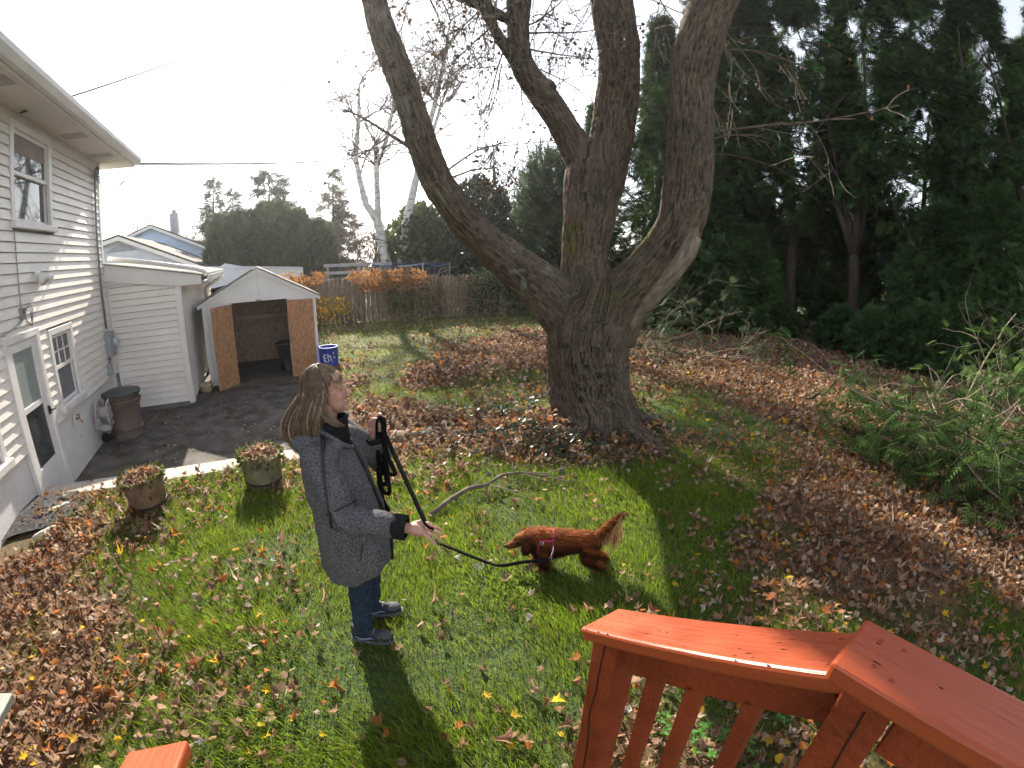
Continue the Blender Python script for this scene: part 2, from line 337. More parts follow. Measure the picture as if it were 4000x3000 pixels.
def sash_window(parent, s0, s1, z0, z1, casing=.075, sill=True, grid=None, blind=False, fx=.03, lowscr=True):
    w = empty('window'); w.parent = parent
    for a, b, c, d in ((s0, s0+casing, z0, z1), (s1-casing, s1, z0, z1), (s0+casing, s1-casing, z1-casing, z1)):
        MB().box(-.02, fx, a, b, c, d).obj('casing', m_trim, w, bevel=.006)
    if sill: MB().box(-.02, fx+.045, s0-.03, s1+.03, z0-.05, z0+.028).obj('sill', m_trim, w, bevel=.008)
    zm = (z0+z1)/2; a, b = s0+casing, s1-casing
    for lo, hi, x in ((z0+.03, zm+.02, -.035), (zm-.02, z1-casing, -.015)):
        f = .045
        for q in ((a, a+f, lo, hi), (b-f, b, lo, hi), (a+f, b-f, lo, lo+f), (a+f, b-f, hi-f, hi)):
            MB().box(x-.03, x+.01, *q).obj('sash', m_trim, w)
        MB().box(x-.02, x-.012, a+f, b-f, lo+f, hi-f).obj('pane', m_glass if not (lowscr and lo < zm-.1) else m_screen, w)
        if grid and lo > zm-.1:
            for i in range(1, grid[0]): q = a+f+(b-a-2*f)*i/grid[0]; MB().box(x-.011, x+.002, q-.009, q+.009, lo+f, hi-f).obj('muntin', m_trim, w)
            for i in range(1, grid[1]): q = lo+f+(hi-lo-2*f)*i/grid[1]; MB().box(x-.011, x+.003, a+f, b-f, q-.009, q+.009).obj('muntin', m_trim, w)
    if blind: MB().box(-.034, -.022, a+.045, b-.045, z1-casing-.25, z1-casing-.04).obj('blind', M('blind', (.33, .27, .26), .8), w)
    return w
sash_window(house, -.36, .85, 2.9, 4.06, .09, blind=True, lowscr=False)
sash_window(house, .275, 1.13, .63, 1.64, .08, grid=(3, 2))
sash_window(house, -2.3, -1.37, .60, 1.7, .08)
# storm door
dr = empty('storm_door'); dr.parent = house
for a, b, c, d in ((-.93, -.845, -.3, 1.72), (-.085, -.005, -.3, 1.72), (-.845, -.085, 1.64, 1.72)): MB().box(-.02, .035, a, b, c, d).obj('casing', m_trim, dr, bevel=.006)
for a, b, c, d in ((-.845, -.735, -.27, 1.64), (-.215, -.085, -.27, 1.64), (-.735, -.215, 1.535, 1.64), (-.735, -.215, .87, .93), (-.735, -.215, -.27, .235)): MB().box(-.02, .012, a, b, c, d).obj('stile', m_trim, dr)
MB().box(-.012, -.004, -.735, -.215, .93, 1.535).obj('pane', m_shade, dr); MB().box(-.012, -.004, -.735, -.215, .235, .87).obj('pane', m_glass, dr)
MB().box(.012, .03, -.15, -.10, .70, .80).beam((.04, -.125, .75), (.05, -.02, .73), .02, .02).obj('handle', m_black, dr, bevel=.004)
MB().box(-.1, .12, -.93, -.005, -.4, -.285).obj('threshold', m_conc, dr)
# flood light, meter, conduit, boxes, cables
fl = MB().box(.01, .05, .10, .24, 2.24, 2.36).obj('floodlight', m_trim, house, bevel=.01)
for q in (.1, .26):
    MB().tube([(.05, .17, 2.30), (.10, q, 2.29), (.16, q+(.04 if q > .2 else -.04), 2.24)], [.02, .045, .065], 10).obj('lamp_head', m_trim, fl, smooth=True)
con = MB().tube([(.05, 2.68, 3.92), (.04, 2.68, 3.0), (.04, 2.68, 1.33)], .02, 8).obj('conduit', m_grey, house, smooth=True)
MB().tube([(.05, 2.70, 3.86), (.07, 2.72, 3.95), (.09, 2.68, 3.98), (.09, 2.65, 3.9)], .045, 8).obj('weather_head', m_grey, house, smooth=True)
mt = MB().box(.005, .13, 2.52, 2.83, .86, 1.27).obj('meter_box', m_greybox, house, bevel=.012)
MB().lathe([(.085, 0), (.085, .04), (.075, .07), (.05, .085)], 18).obj('meter_dial', M('meter_glass', (.5, .52, .54), .15, spec=.8), mt, smooth=True, loc=(.13, 2.70, 1.08), rot=(0, math.pi/2, 0))
MB().box(.005, .09, 2.42, 2.56, .57, .76).obj('phone_box', m_greybox, house, bevel=.01)
MB().tube([(.03, 2.62, .86), (.05, 2.6, .8), (.06, 2.52, .78), (.04, 2.48, .74)], .02, 6).obj('conduit_elbow', m_grey, house, smooth=True)
ja = MB().box(.015, .05, -.42, -.32, 1.86, 1.98).obj('junction_box', m_grey, house)
for i in range(3):
    MB().tube([(.05, -.38, 1.93), (.09, -.28-.05*i, 2.02-.03*i), (.07, -.16-.04*i, 1.92), (.06, -.22, 1.76), (.05, -.36, 1.80+.03*i)], .006, 5).obj('loose_wire', m_grey, ja, smooth=True)
MB().tube([(.03, -.345, 2.86), (.025, -.34, 2.5), (.028, -.36, 2.2), (.04, -.40, 2.06), (.03, -.38, 1.95)], .006, 5).obj('wall_cable', m_grey, house)
MB().tube([(.03, -.37, 1.86), (.035, -.60, 1.80), (.04, -.9, 1.76), (.035, -1.5, 1.74)], .009, 5).obj('wall_cable', m_grey, house)
m_brass = M('faucet_brass', (.30, .16, .09), .4, .2, 20, metal=.6)
fa = MB().box(-.01, .012, .60, .70, .30, .45).obj('tap_plate', m_trim, house); MB().tube([(.01, .65, .39), (.07, .65, .39), (.10, .65, .33)], .014, 8).tube([(.06, .65, .39), (.06, .65, .44)], .008, 6).lathe([(.03, .0), (.03, .008)], 10, (.06, .65, .44)).obj('tap', m_brass, fa)
MB().box(-.015, -.009, .74, .76, .1, .12).obj('wall_vent', m_grey, house)

# lean-to extension
ew = MB().prism([(-.1, -.36), (1.335, -.36), (1.335, 2.10), (-.1, 2.40)], 3.06, 8.5).obj('extension', M('gap_shade_backing', (.20, .185, .175), .9), house)  # shade in the gaps between boards is put into this dark backing colour
bx = MB().prism([(-.003, 0), (.030, 0), (.006, E_-.009), (-.003, E_-.009)], 0, 1).mesh('siding_board', m_vinyl)
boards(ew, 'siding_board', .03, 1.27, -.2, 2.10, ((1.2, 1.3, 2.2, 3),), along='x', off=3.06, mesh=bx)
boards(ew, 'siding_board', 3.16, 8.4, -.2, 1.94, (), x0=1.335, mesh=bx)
MB().box(1.27, 1.375, 3.015, 3.14, -.24, 2.0).obj('corner_board', m_trim, ew); MB().box(.03, .06, 3.035, 3.06, -.2, 2.3).obj('corner_board', m_trim, ew)
MB().prism([(0.0, 2.10), (0.0, 2.40), (1.76, 2.05), (1.76, 1.90), (1.30, 1.90), (1.30, 1.90)], 2.985, 3.012).obj('fascia', m_trim, ew)
MB().box(.0, 1.22, 3.012, 3.03, 2.03, 2.10).obj('trim_board', m_trim, ew)
er = MB().prism([(-.02, 2.405), (1.80, 2.045), (1.80, 2.065), (-.02, 2.425)], 2.95, 8.6).obj('extension_roof', m_shing, house)
rowm = MB().box(0, .19, 0, 1, 0, .012).mesh('shingle', m_shing)
sl = math.atan2(-.36, 1.82)
for j in range(3):
    y = 2.93
    while y < 6.2:
        wv = random.uniform(.22, .36); link('shingle', rowm, er, (1.62-.17*j, y, 2.088+.17*j*.198+random.uniform(0, .006)), (0, -sl, 0), (1, wv-.008, 1)); y += wv
MB().box(1.36, 1.78, 3.012, 8.5, 1.885, 1.90).obj('soffit_panel', m_soffit, ew)
gt = MB().prism([(1.785, 1.93), (1.87, 1.93), (1.90, 2.04), (1.885, 2.04), (1.86, 1.95), (1.785, 1.95)], 2.98, 6.6).obj('gutter', m_trim, ew)
MB().tube([(1.84, 6.3, 1.94), (1.80, 6.3, 1.86), (1.55, 6.3, 1.74), (1.44, 6.3, 1.66), (1.43, 6.3, -.2)], .04, 8).obj('downspout', m_trim, ew, smooth=True)
MB().tube([(.03, 3.25, 2.50), (.9, 3.25, 2.33), (1.62, 3.25, 2.17), (1.78, 3.24, 2.12), (1.83, 3.2, 2.05)], .042, 10).obj('downspout', m_trim, ew, smooth=True)

# ---------------------------------------------------------------- shed
shed = hroot('garden_shed', 'white gabled garden shed with raw chipboard double doors standing open', 'shed')
s0, s1, t0, t1, zb, ze, zp = 4.15, 6.3, 1.60, 3.93, -.30, 1.41, 2.03; tm = (t0+t1)/2
def shedp(name, mb, mat, parent=shed, **k): return mb.obj(name, mat, parent, **k)
fw = shedp('front_wall', MB().box(t0, 2.19, s0, s0+.05, zb, ze).box(3.34, t1, s0, s0+.05, zb, ze).prism([(t0, ze), (t1, ze), (tm, zp)], s0, s0+.05), m_trim)
shedp('corner_trim', MB().box(t0-.015, t0+.075, s0-.018, s0-.001, zb, ze+.02), m_trim, fw); shedp('corner_trim', MB().box(t1-.075, t1+.015, s0-.018, s0-.001, zb, ze+.02), m_trim, fw)
shedp('corner_trim', MB().box(1.70, 1.78, s0-.012, s0-.001, zb, 1.40), m_trim, fw)
shedp('header', MB().box(1.74, 3.42, s0-.022, s0-.001, 1.405, 1.49), m_trim, fw)
shedp('gable_seam', MB().box(tm-.004, tm+.004, s0-.004, s0-.001, 1.5, 1.97), M('seam', (.5, .5, .5), .8), fw)
shedp('latch_plate', MB().box(2.70, 2.82, s0-.03, s0-.022, 1.40, 1.435), M('latch_wood', (.45, .25, .2), .7), fw)
for sg, ta in ((1, t0-.11), (-1, t1+.11)):
    shedp('rake_trim', MB().prism([(ta, ze-.075), (ta, ze-.005), (tm, zp+.035), (tm, zp-.05)], s0-.035, s0-.0225), m_trim, fw)
shedp('side_wall', MB().box(t0, t0+.05, s0+.05, s1, zb, ze), m_trim); shedp('side_wall', MB().box(t1-.05, t1, s0+.05, s1, zb, ze), m_trim)
shedp('back_wall', MB().box(t0, t1, s1-.04, s1, zb, ze).prism([(t0, ze), (t1, ze), (tm, zp)], s1-.04, s1), m_osbin)
shedp('lining', MB().box(t0+.052, t0+.06, s0+.06, s1-.05, zb+.05, ze), m_osbin); shedp('lining', MB().box(t1-.06, t1-.052, s0+.06, s1-.05, zb+.05, ze), m_osbin)
shedp('back_rail', MB().box(t0+.06, t1-.06, s1-.09, s1-.045, .82, .91), M('rail_wood', (.40, .28, .20), .8))
shedp('shed_floor', MB().box(t0+.05, t1-.05, s0+.02, s1-.05, zb+.01, zb+.06), M('floor_boards', (.09, .075, .06), .9, .3, 8, .4))
for sg in (0, 1):
    ta, tb = (t0-.13, tm) if sg == 0 else (t1+.13, tm)
    rf = shedp('roof', MB().prism([(ta, ze-.012), (ta, ze+.012), (tb, zp+.066), (tb, zp+.042)], s0-.06, s1+.06), m_shing)
    dx, dz = (tb-ta), (zp+.066-ze-.012); L_ = math.hypot(dx, dz); an = math.atan2(dz, dx)
    smesh = MB().box(0, .2, 0, 1, 0, .01).mesh('shingle', m_shing)
    for j in range(8):
        y = s0-.07-random.uniform(0, .1)
        while y < s1:
            wv = random.uniform(.2, .33); d = j*.165; yy = max(y, s0-.07)
            link('shingle', smesh, rf, (ta+dx/L_*d, yy, ze+.016+dz/L_*d+random.uniform(0, .004)), (0, -an, 0), (1, min(y+wv, s1+.07)-yy-.006, 1)); y += wv
def door(hinge, free, z0, z1, nm):
    a, b = Vector((hinge[0], hinge[1], 0)), Vector((free[0], free[1], 0)); d = (b-a); L = d.length; d.normalize()
    o = empty(nm); o.parent = shed; o.location = (a.x, a.y, 0); o.rotation_euler = (0, 0, math.atan2(d.y, d.x))
    return o, L
dl, L = door((2.185, 4.125), (1.80, 3.69), 0, 0, 'door'); MB().box(0, L, .002, .014, -.27, 1.385).obj('door_panel', m_osb, dl); MB().box(0, L, -.012, .0015, -.27, 1.385).obj('door_face', m_trim, dl)
dr2, L = door((3.345, 4.11), (3.875, 4.02), 0, 0, 'door'); MB().box(0, L, -.014, -.002, -.27, 1.375).obj('door_panel', m_osb, dr2); MB().box(0, L, -.0015, .012, -.27, 1.375).obj('door_face', m_trim, dr2)
MB().box(1.62, 3.9, 3.93, 4.14, -.3, -.255).obj('sill_plank', M('sill_wood', (.11, .09, .07), .9, .3, 8, .4), shed)

# dark bin standing in the shed
def bin_(name, loc, r0, r1, hgt, mat, lidmat, label, lidh=.05, rz=0):
    b = empty(name, loc, rz, label, 'bin')
    MB().lathe([(r0*.96, 0), (r0, .02), (r0, .06), (r0*.97, .07), (r1, hgt*.94), (r1+.02, hgt*.945), (r1+.02, hgt), (r1*.97, hgt)], 28).obj('body', mat, b, smooth=True)
    MB().lathe([(r1+.035, hgt-.02), (r1+.035, hgt+.01), (r1*.8, hgt+lidh), (r1*.3, hgt+lidh*1.15), (.001, hgt+lidh*1.15)], 28).obj('lid', lidmat, b, smooth=True)
    return b
m_dkgreen = M('dark_green_plastic', (.020, .028, .025), .5, .2, 10)
b2 = bin_('dark_bin', ST(4.75, 3.30, -.24), .20, .24, .62, m_dkgreen, m_dkgreen, 'dark green round bin standing inside the open shed')
# trash can by the wall
m_tan = M('brown_bin_plastic', (.165, .125, .105), .6, .15, 5, .15, 30)
tb = bin_('trash_can', ST(1.72, .40, -.30), .24, .285, .73, m_tan, M('grey_green_lid', (.06, .072, .068), .5, .15, 8), 'brown plastic trash can with dark grey lid against the white house', .04)
for q in (0, math.pi):
    MB().tube([(.29*math.cos(q+1.2), .29*math.sin(q+1.2), .62), (.33*math.cos(q+1.2), .33*math.sin(q+1.2), .58), (.28*math.cos(q+1.2), .28*math.sin(q+1.2), .50)], .016, 6).obj('handle', m_tan, tb, smooth=True)
for q in (-.13, .13):
    MB().tube([(-.17+q*.5, -.16+q, .075), (-.20+q*.5, -.14+q*1.1, .075)], .075, 14).obj('wheel', m_black, tb)
for i, zz in enumerate((.14, .17, .6)): MB().lathe([(.25+.002+zz*.045, zz), (.262+zz*.045, zz+.012), (.25+.002+zz*.046, zz+.024)], 28).obj('rib', m_tan, tb, smooth=True)
# hose reel on the wall
hr = empty('hose_reel', ST(1.42, 0, .22), HR, 'white plastic wall hose reel with two spoked wheels beside the trash can', 'hose reel')
m_reel = M('reel_plastic', (.46, .42, .41), .6, .12, 9); hose = M('pale_hose', (.50, .46, .42), .6, .1)
for x in (.09, .27):
    w = MB(); ring = [(x, .19*math.cos(a), .19*math.sin(a)) for a in np.linspace(0, 2*math.pi, 25)]; w.tube(ring, .015, 6, False)
    w.tube([(x, .08*math.cos(a), .08*math.sin(a)) for a in np.linspace(0, 2*math.pi, 17)], .012, 6, False)
    for i in range(8): a = i*math.pi/4; w.tube([(x, .03*math.cos(a), .03*math.sin(a)), (x, .19*math.cos(a), .19*math.sin(a))], .009, 5)
    w.obj('spoked_wheel', m_reel, hr, smooth=True)
MB().tube([(.09, 0, 0), (.27, 0, 0)], .06, 14).obj('drum', m_reel, hr, smooth=True)
MB().box(-.01, .10, -.08, .08, -.24, -.06).obj('wall_bracket', m_reel, hr, bevel=.01)
MB().box(.10, .24, -.07, .07, -.27, -.18).obj('foot', m_reel, hr, bevel=.01)
MB().tube([(.27, .1, .05), (.35, .1, .05)], .012, 6).obj('crank', m_reel, hr)
MB().tube([(.12+.12*i/60, .085*math.cos(i*.7), .085*math.sin(i*.7)) for i in range(60)], .012, 6).obj('hose', hose, hr, smooth=True)

# ---------------------------------------------------------------- blue barrel with painted figures
p = g(1287, 1424, -.02); brl = empty('blue_barrel', (p[0], p[1], float(hz(p[0], p[1]))-.01), 0, 'blue plastic half barrel with white painted figures beside the shed', 'barrel')
m_bb = M('blue_plastic', (.035, .06, .36), .45, .15, 6)
MB().lathe([(.20, 0), (.225, .01), (.225, .05), (.205, .06), (.20, .10), (.205, .40), (.215, .41), (.215, .44), (.19, .44), (.18, .40), (.175, .36)], 28).obj('body', m_bb, brl, smooth=True)
MB().lathe([(.182, .34), (.12, .37), (.001, .38)], 20).obj('soil', M('barrel_fill', (.16, .09, .05), .9, .4, 20, .6, 60), brl, smooth=True)
az0 = math.atan2(-p[1], -p[0])
def on_b(u, v): a = az0+u/.208; return (.2085*math.cos(a), .2085*math.sin(a), v)
m_wp = M('white_paint', (.75, .76, .78), .6, .08, 30)
for pts in (([(-.06, .30), (-.105, .295), (-.12, .265), (-.10, .24), (-.055, .232)]), ([(-.09, .225), (-.105, .20), (-.095, .165), (-.04, .15)]), ([(-.022, .325), (-.018, .25), (-.005, .15)]), ([(-.018, .27), (.03, .275), (.045, .23)]), ([(.03, .21), (.055, .175)]), ([(.10, .345), (.112, .30)]), ([(.115, .26), (.13, .20)])):
    dense = [(a[0]+(b[0]-a[0])*k/4, a[1]+(b[1]-a[1])*k/4) for a, b in zip(pts[:-1], pts[1:]) for k in range(4)]+[pts[-1]]
    MB().tube([on_b(*q) for q in dense], .011, 6).obj('painted_stroke', m_wp, brl)
p = g(808, 1530, -.3); sp = empty('small_pot', (p[0], p[1], -.29), 0, 'small cream glazed pot at the shed corner on the patio', 'pot')
MB().lathe([(.10, 0), (.12, .02), (.135, .12), (.15, .13), (.15, .16), (.125, .16), (.11, .12), (.001, .11)], 20).obj('body', M('cream_glaze', (.55, .47, .30), .4, .15, 12), sp, smooth=True)

# ---------------------------------------------------------------- stair and deck railing, painted red
RD = Vector((.523, -.852, 0)); RW = Vector((.852, .523, 0)); ra = R(0)
rl = empty('deck_railing', (0, 0, 0), 0, 'rust red painted wooden stair railing stepping up to the deck rail', 'railing')
def board(parent, name, a, d, w, th, length, mat, upv, bev=.008):
    """a plank: a = middle of its low end's top edge, d = direction of its length"""
    d = d.normalized(); sd = Vector((-d.y, d.x, 0)).normalized()*-1; u = sd.cross(d).normalized()
    o = MB().box(0, length, -w/2, w/2, -th, 0).obj(name, mat, parent, bevel=bev)
    m = Matrix((d, -sd, u)).transposed().to_4x4(); m.translation = Vector(a); o.matrix_local = m; return o
m_redcap = M('red_deck_cap', (.35, .066, .023), .36, .08, 10, .15, 75, stretch=(.045, 1.0, 1), spec=.45, detail=6)
A_ = Vector(g(2200+115/1.843, 2300+280/1.843, 1.281)); B_ = Vector(g(2200+400/1.843, 2300+135/1.843, 1.281))
lowm = (A_+B_)/2; slope = Vector((RD.x, RD.y, .575)); L1 = .735
cap1 = board(rl, 'cap_rail', lowm, slope, .14, .038, L1, m_redcap, None)
C_ = Vector(g(3000+545/2.212, 2300+625/2.212, 1.676)); D_ = Vector(g(3000+850/2.212, 2300+243/2.212, 1.676)); him = (C_+D_)/2
cap2 = board(rl, 'cap_rail', him, RD, .14, .042, 1.5, m_redcap, None)
def post(parent, top, zlo, nm='post', w=.089):
    o = MB().box(-w/2, w/2, -w/2, w/2, zlo-top.z, 0).obj(nm, m_redv, parent, bevel=.005); o.location = top; o.rotation_euler = (0, 0, math.atan2(RD.y, RD.x)); return o
def crack(po, seed, x=-1):
    rr = random.Random(seed); z = -.03
    mb = MB(); xx = 0.004
    pts = []
    while z > -.75: pts.append((xx, z)); xx += rr.uniform(-.008, .008); xx = max(-.02, min(.02, xx)); z -= rr.uniform(.04, .09)
    for (a, z1), (b, z2) in zip(pts[:-1], pts[1:]): mb.beam((-.0447 if x < 0 else a, a if x < 0 else -.0447, z1), (-.0447 if x < 0 else b, b if x < 0 else -.0447, z2), .004, .003, (0, 1, 0) if x < 0 else (1, 0, 0))
    return mb.obj('crack', m_crack, po)
p1 = post(rl, lowm+RD*.075+Vector((0, 0, .012)), .0); crack(p1, 3, 1)
p2 = post(rl, him+RD*.075+Vector((0, 0, -.043)), .0); crack(p2, 5, 1); crack(p2, 8, -1)
# rail under the sloping cap, balusters
u_ = slope.normalized()
MB().beam(lowm+u_*.14+Vector((0, 0, -.105)), lowm+u_*(L1-.02)+Vector((0, 0, -.105)), .038, .10).obj('under_rail', m_redv, rl, bevel=.004)
for f in (.26, .39, .55): 
    q = lowm+u_*f+Vector((0, 0, -.15)); MB().box(-.019, .019, -.019, .019, .25-q.z, 0).obj('baluster', m_redv, rl, bevel=.003, loc=q, rot=(0, 0, math.atan2(RD.y, RD.x)))
MB().beam(him+RD*.125+Vector((0, 0, -.105)), him+RD*1.48+Vector((0, 0, -.105)), .038, .115).obj('under_rail', m_redv, rl, bevel=.004)
for i in range(8):
    q = him+RD*(.22+.14*i)+Vector((0, 0, -.15)); MB().box(-.019, .019, -.019, .019, .72-q.z, 0).obj('baluster', m_redv, rl, bevel=.003, loc=q, rot=(0, 0, math.atan2(RD.y, RD.x)))
MB().beam(lowm+u_*.1+Vector((0, 0, -.98)), lowm+u_*(L1-.02)+Vector((0, 0, -.98)), .038, .09).obj('bottom_rail', m_redv, rl)
for cap, Lc in ((cap1, L1), (cap2, 1.5)):                # nail heads, knots and chips in the paint
    rc = random.Random(int(Lc*100))
    for x in (.05, .09)+((Lc-.06,) if Lc < 1 else (.62, 1.05)):
        for y in (-.035, .035): MB().lathe([(.0042, 0), (.0042, .0008), (.001, .0012)], 10).obj('nail_head', m_redv, cap, loc=(x+rc.uniform(-.01, .01), y+rc.uniform(-.006, .006), .0002))
    for j in range(26):
        a, b = rc.uniform(.01, Lc*.9), rc.choice((rc.uniform(-.06, .06), rc.choice((-.066, .066)))); n = 7
        MB().add([(a+rc.uniform(.3, 1)*(.012 if rc.random() < .4 else .005)*math.cos(6.283*i/n), b+rc.uniform(.4, 1)*.0022*math.sin(6.283*i/n), .0005) for i in range(n)], [tuple(range(n))]).obj('paint_chip', m_crack, cap)
rl2 = empty('stair_handrail', (0, 0, 0), 0, 'end of the second red stair handrail across the steps', 'railing')
E1 = Vector(g(500, 2930, 1.272)); E2 = Vector(g(735, 2890, 1.272)); em = (E1+E2)/2
board(rl2, 'cap_rail', em, slope, .14, .038, .7, m_redcap, None); post(rl2, em+RD*.075+Vector((0, 0, .012)), .0)
# grey bench corner
gb = empty('grey_bench', (g(15, 2830, .42)+np.array([-.06, -.03, 0]))*np.array([1, 1, 0]), R(112), 'corner of a weathered grey plank bench standing on the lawn', 'bench')
m_gb = M('grey_bench_paint', (.36, .35, .31), .7, .15, 6, .3, 40, stretch=(.2, 1, 1))
MB().box(-.9, .20, -.02, .16, .38, .42).obj('seat', m_gb, gb, bevel=.005)
for x in (-.8, -.25): MB().box(x, x+.06, .02, .13, -.05, .379).obj('leg', m_gb, gb)
# ---------------------------------------------------------------- leaf cards and growing things
def template(kind):
    if kind == 'spray':
        V = [(0, 0), (.03, .5), (0, 1), (-.03, .5)]; F = [(0, 1, 2), (0, 2, 3)]
        for i, y in enumerate((.08, .24, .40, .56, .72)):
            for sg in (-1, 1):
                n = len(V); r = .40*(1-.55*y); V += [(0, y), (0, y+.11), (sg*r, y+.27)]; F.append((n, n+1, n+2) if sg < 0 else (n, n+2, n+1))
    elif kind == 'maple':
        V = [(0, 0)]; F = []
        for a, r in ((-90, .42), (-35, .62), (-5, .42), (15, .95), (48, .45), (65, .60), (90, 1.05), (115, .60), (132, .45), (165, .95), (185, .42), (215, .62)):
            V.append((r*math.cos(R(a))*.9, r*math.sin(R(a))))
        V = [(x, y+.3) for x, y in V]; F = [(0, i, i % 12+1) for i in range(1, 13)]
    elif kind == 'oval':
        V = [(0, 0), (.28, .35), (.22, .72), (0, 1), (-.22, .72), (-.28, .35)]; F = [(0, 1, 3), (1, 2, 3), (0, 3, 5), (3, 4, 5)]
    elif kind == 'scrap':
        V = [(0, -.35), (.5, -.1), (.62, .45), (.1, .75), (-.45, .6), (-.55, .05)]; F = [(0, 1, 5), (1, 2, 4), (1, 4, 5), (2, 3, 4)]
    return np.array(V, float), np.array(F, np.int32)
TPL = {k: template(k) for k in ('spray', 'maple', 'oval', 'scrap')}
def unit(a): return a/np.maximum(np.linalg.norm(a, axis=-1, keepdims=True), 1e-9)
def cards(P, size, axis, kind, col, rng, nrm=None, bend=.3, curl=0.0):
    """one flat or curled leaf at every point of P: axis = the way it points; nrm = the way it faces"""
    T, F = TPL[kind]; N, K = len(P), len(T); ax = unit(np.asarray(axis, float)); size = np.broadcast_to(np.asarray(size, float), (N,))
    nr = rng.normal(size=(N, 3)) if nrm is None else nrm
    sd = unit(np.cross(ax, nr)); nn = np.cross(sd, ax)
    x = T[None, :, 0]; y = T[None, :, 1]
    b = (rng.normal(size=(N, 1))*bend); c = np.abs(rng.normal(size=(N, 1)))*curl if np.isscalar(curl) else curl[:, None]
    z = -b*y*y+c*x*x*1.6+(c*.7)*(y-.4)**2*np.sign(rng.normal(size=(N, 1)))
    V = P[:, None]+size[:, None, None]*(sd[:, None]*x[..., None]+ax[:, None]*y[..., None]+nn[:, None]*z[..., None])
    Fa = (F[None]+(np.arange(N)*K)[:, None, None]).reshape(-1, 3)
    C = np.repeat(np.asarray(col)[:, None], K, 1).reshape(-1, 3)
    return V.reshape(-1, 3), Fa, C
def merge(parts):
    V = []; F = []; C = []; n = 0
    for v, f, c in parts: V.append(v); F.append(f+n); C.append(c); n += len(v)
    return np.concatenate(V), np.concatenate(F), np.concatenate(C)
def curve(p0, d, L, n, wob, rng, grav=0.0):
    pts = [np.array(p0, float)]; d = np.array(d, float); d /= np.linalg.norm(d)
    for i in range(n):
        d = d+rng.normal(size=3)*wob+np.array([0, 0, grav]); d /= np.linalg.norm(d); pts.append(pts[-1]+d*L/n)
    return pts
def twigs(mb, p0, d, L, r, depth, rng, wob=.12, grav=0.0, kids=3, k=5, tips=None, spread=.8, n=6, rmin=0.0):
    pts = curve(p0, d, L, n, wob, rng, grav); mb.tube(pts, [max(r*(1-.6*i/n), rmin) for i in range(n+1)], k if r > .012 else 3, False)
    if tips is not None and depth <= 1: tips += pts[1:]
    if depth > 0:
        for j in range(kids):
            i = rng.integers(max(1, n//3), n+1); t = pts[i]-pts[i-1]; t = t/np.linalg.norm(t)
            twigs(mb, pts[i], t+rng.normal(size=3)*spread, L*rng.uniform(.4, .7), r*(1-.6*i/n)*rng.uniform(.55, .8), depth-1, rng, wob, grav, kids, k, tips, spread, n, rmin)

m_fol = M('evergreen_foliage', (1, 1, 1), .7, .25, 1.2, attr='Col', trans=.30, spec=.08)
m_leaf = M('leaf', (1, 1, 1), .75, .18, 14, attr='Col', trans=.40, spec=.15)
m_fstem = M('conifer_trunk', (.06, .044, .034), .9, .35, 8, .6, 40, stretch=(1, 1, .2))
m_twig = M('twig_bark', (.13, .10, .075), .85, .3, 12, .3, 60)
m_dead = M('dead_twig', (.30, .235, .165), .85, .25, 10, .3, 60)
m_birch = M('birch_bark', (.56, .54, .51), .7, .12, 5, .3, 30, col2=(.62, .60, .57))

# ---------------------------------------------------------------- the maple
def slant(x, y, d): r = wray(x, y); return d/math.hypot(r[0], r[1])
def limb(rows): return [(at(x, y, d), hw*slant(x, y, d)*.00051) for x, y, hw, d in rows]
LIMBS = [
 [(np.array([TX+.03, TY, -.25]), .66), (np.array([TX+.02, TY, .0]), .60), (np.array([TX, TY, .12]), .53)]+limb([(2308,1560,158,5.9),(2298,1480,156,5.9),(2296,1390,162,5.9),(2302,1300,172,5.9),(2318,1230,165,5.9)]),
 limb([(2275,1300,120,5.9),(2185,1185,112,5.85),(2060,1080,86,5.8),(1930,975,72,5.7),(1840,885,66,5.6),(1757,785,61,5.5),(1700,690,60,5.4),(1660,590,60,5.3),(1628,490,58,5.2),(1595,385,55,5.1),(1558,280,53,5.05),(1515,170,50,5.0),(1478,60,47,4.95),(1440,-80,43,4.9),(1400,-260,38,4.85),(1370,-480,30,4.8)]),
 limb([(2335,1270,130,5.92),(2300,1130,108,5.95),(2285,1010,92,6.0),(2300,860,104,6.0),(2316,720,114,6.0),(2322,640,108,6.0)]),
 limb([(2310,700,80,6.0),(2255,585,64,5.95),(2190,470,55,5.9),(2118,370,50,5.85),(2060,290,46,5.8),(2032,210,43,5.8),(2022,120,43,5.8),(2026,20,42,5.8),(2040,-120,40,5.8),(2040,-300,36,5.8),(2020,-520,30,5.7)]),
 limb([(2335,740,98,6.0),(2380,590,86,6.05),(2405,440,83,6.1),(2420,300,80,6.1),(2418,200,78,6.1),(2400,80,76,6.1),(2385,-40,74,6.1),(2370,-220,68,6.1),(2350,-450,55,6.1)]),
 limb([(2365,1290,130,5.9),(2440,1165,112,5.85),(2530,1070,100,5.8),(2610,970,94,5.75),(2660,860,93,5.7),(2682,740,95,5.7),(2693,600,92,5.7),(2700,430,83,5.7),(2712,260,84,5.7),(2755,100,82,5.7),(2800,-20,78,5.7),(2850,-170,70,5.7),(2900,-350,58,5.7)]),
 limb([(2030,255,30,5.8),(1975,185,24,5.75),(1930,110,23,5.7),(1900,40,22,5.7),(1890,-60,21,5.7),(1880,-200,18,5.7)]),
 limb([(2005,85,24,5.8),(1950,60,20,5.75),(1895,28,20,5.75),(1835,5,16,5.75),(1760,-30,14,5.75),(1680,-80,11,5.75)]),
]
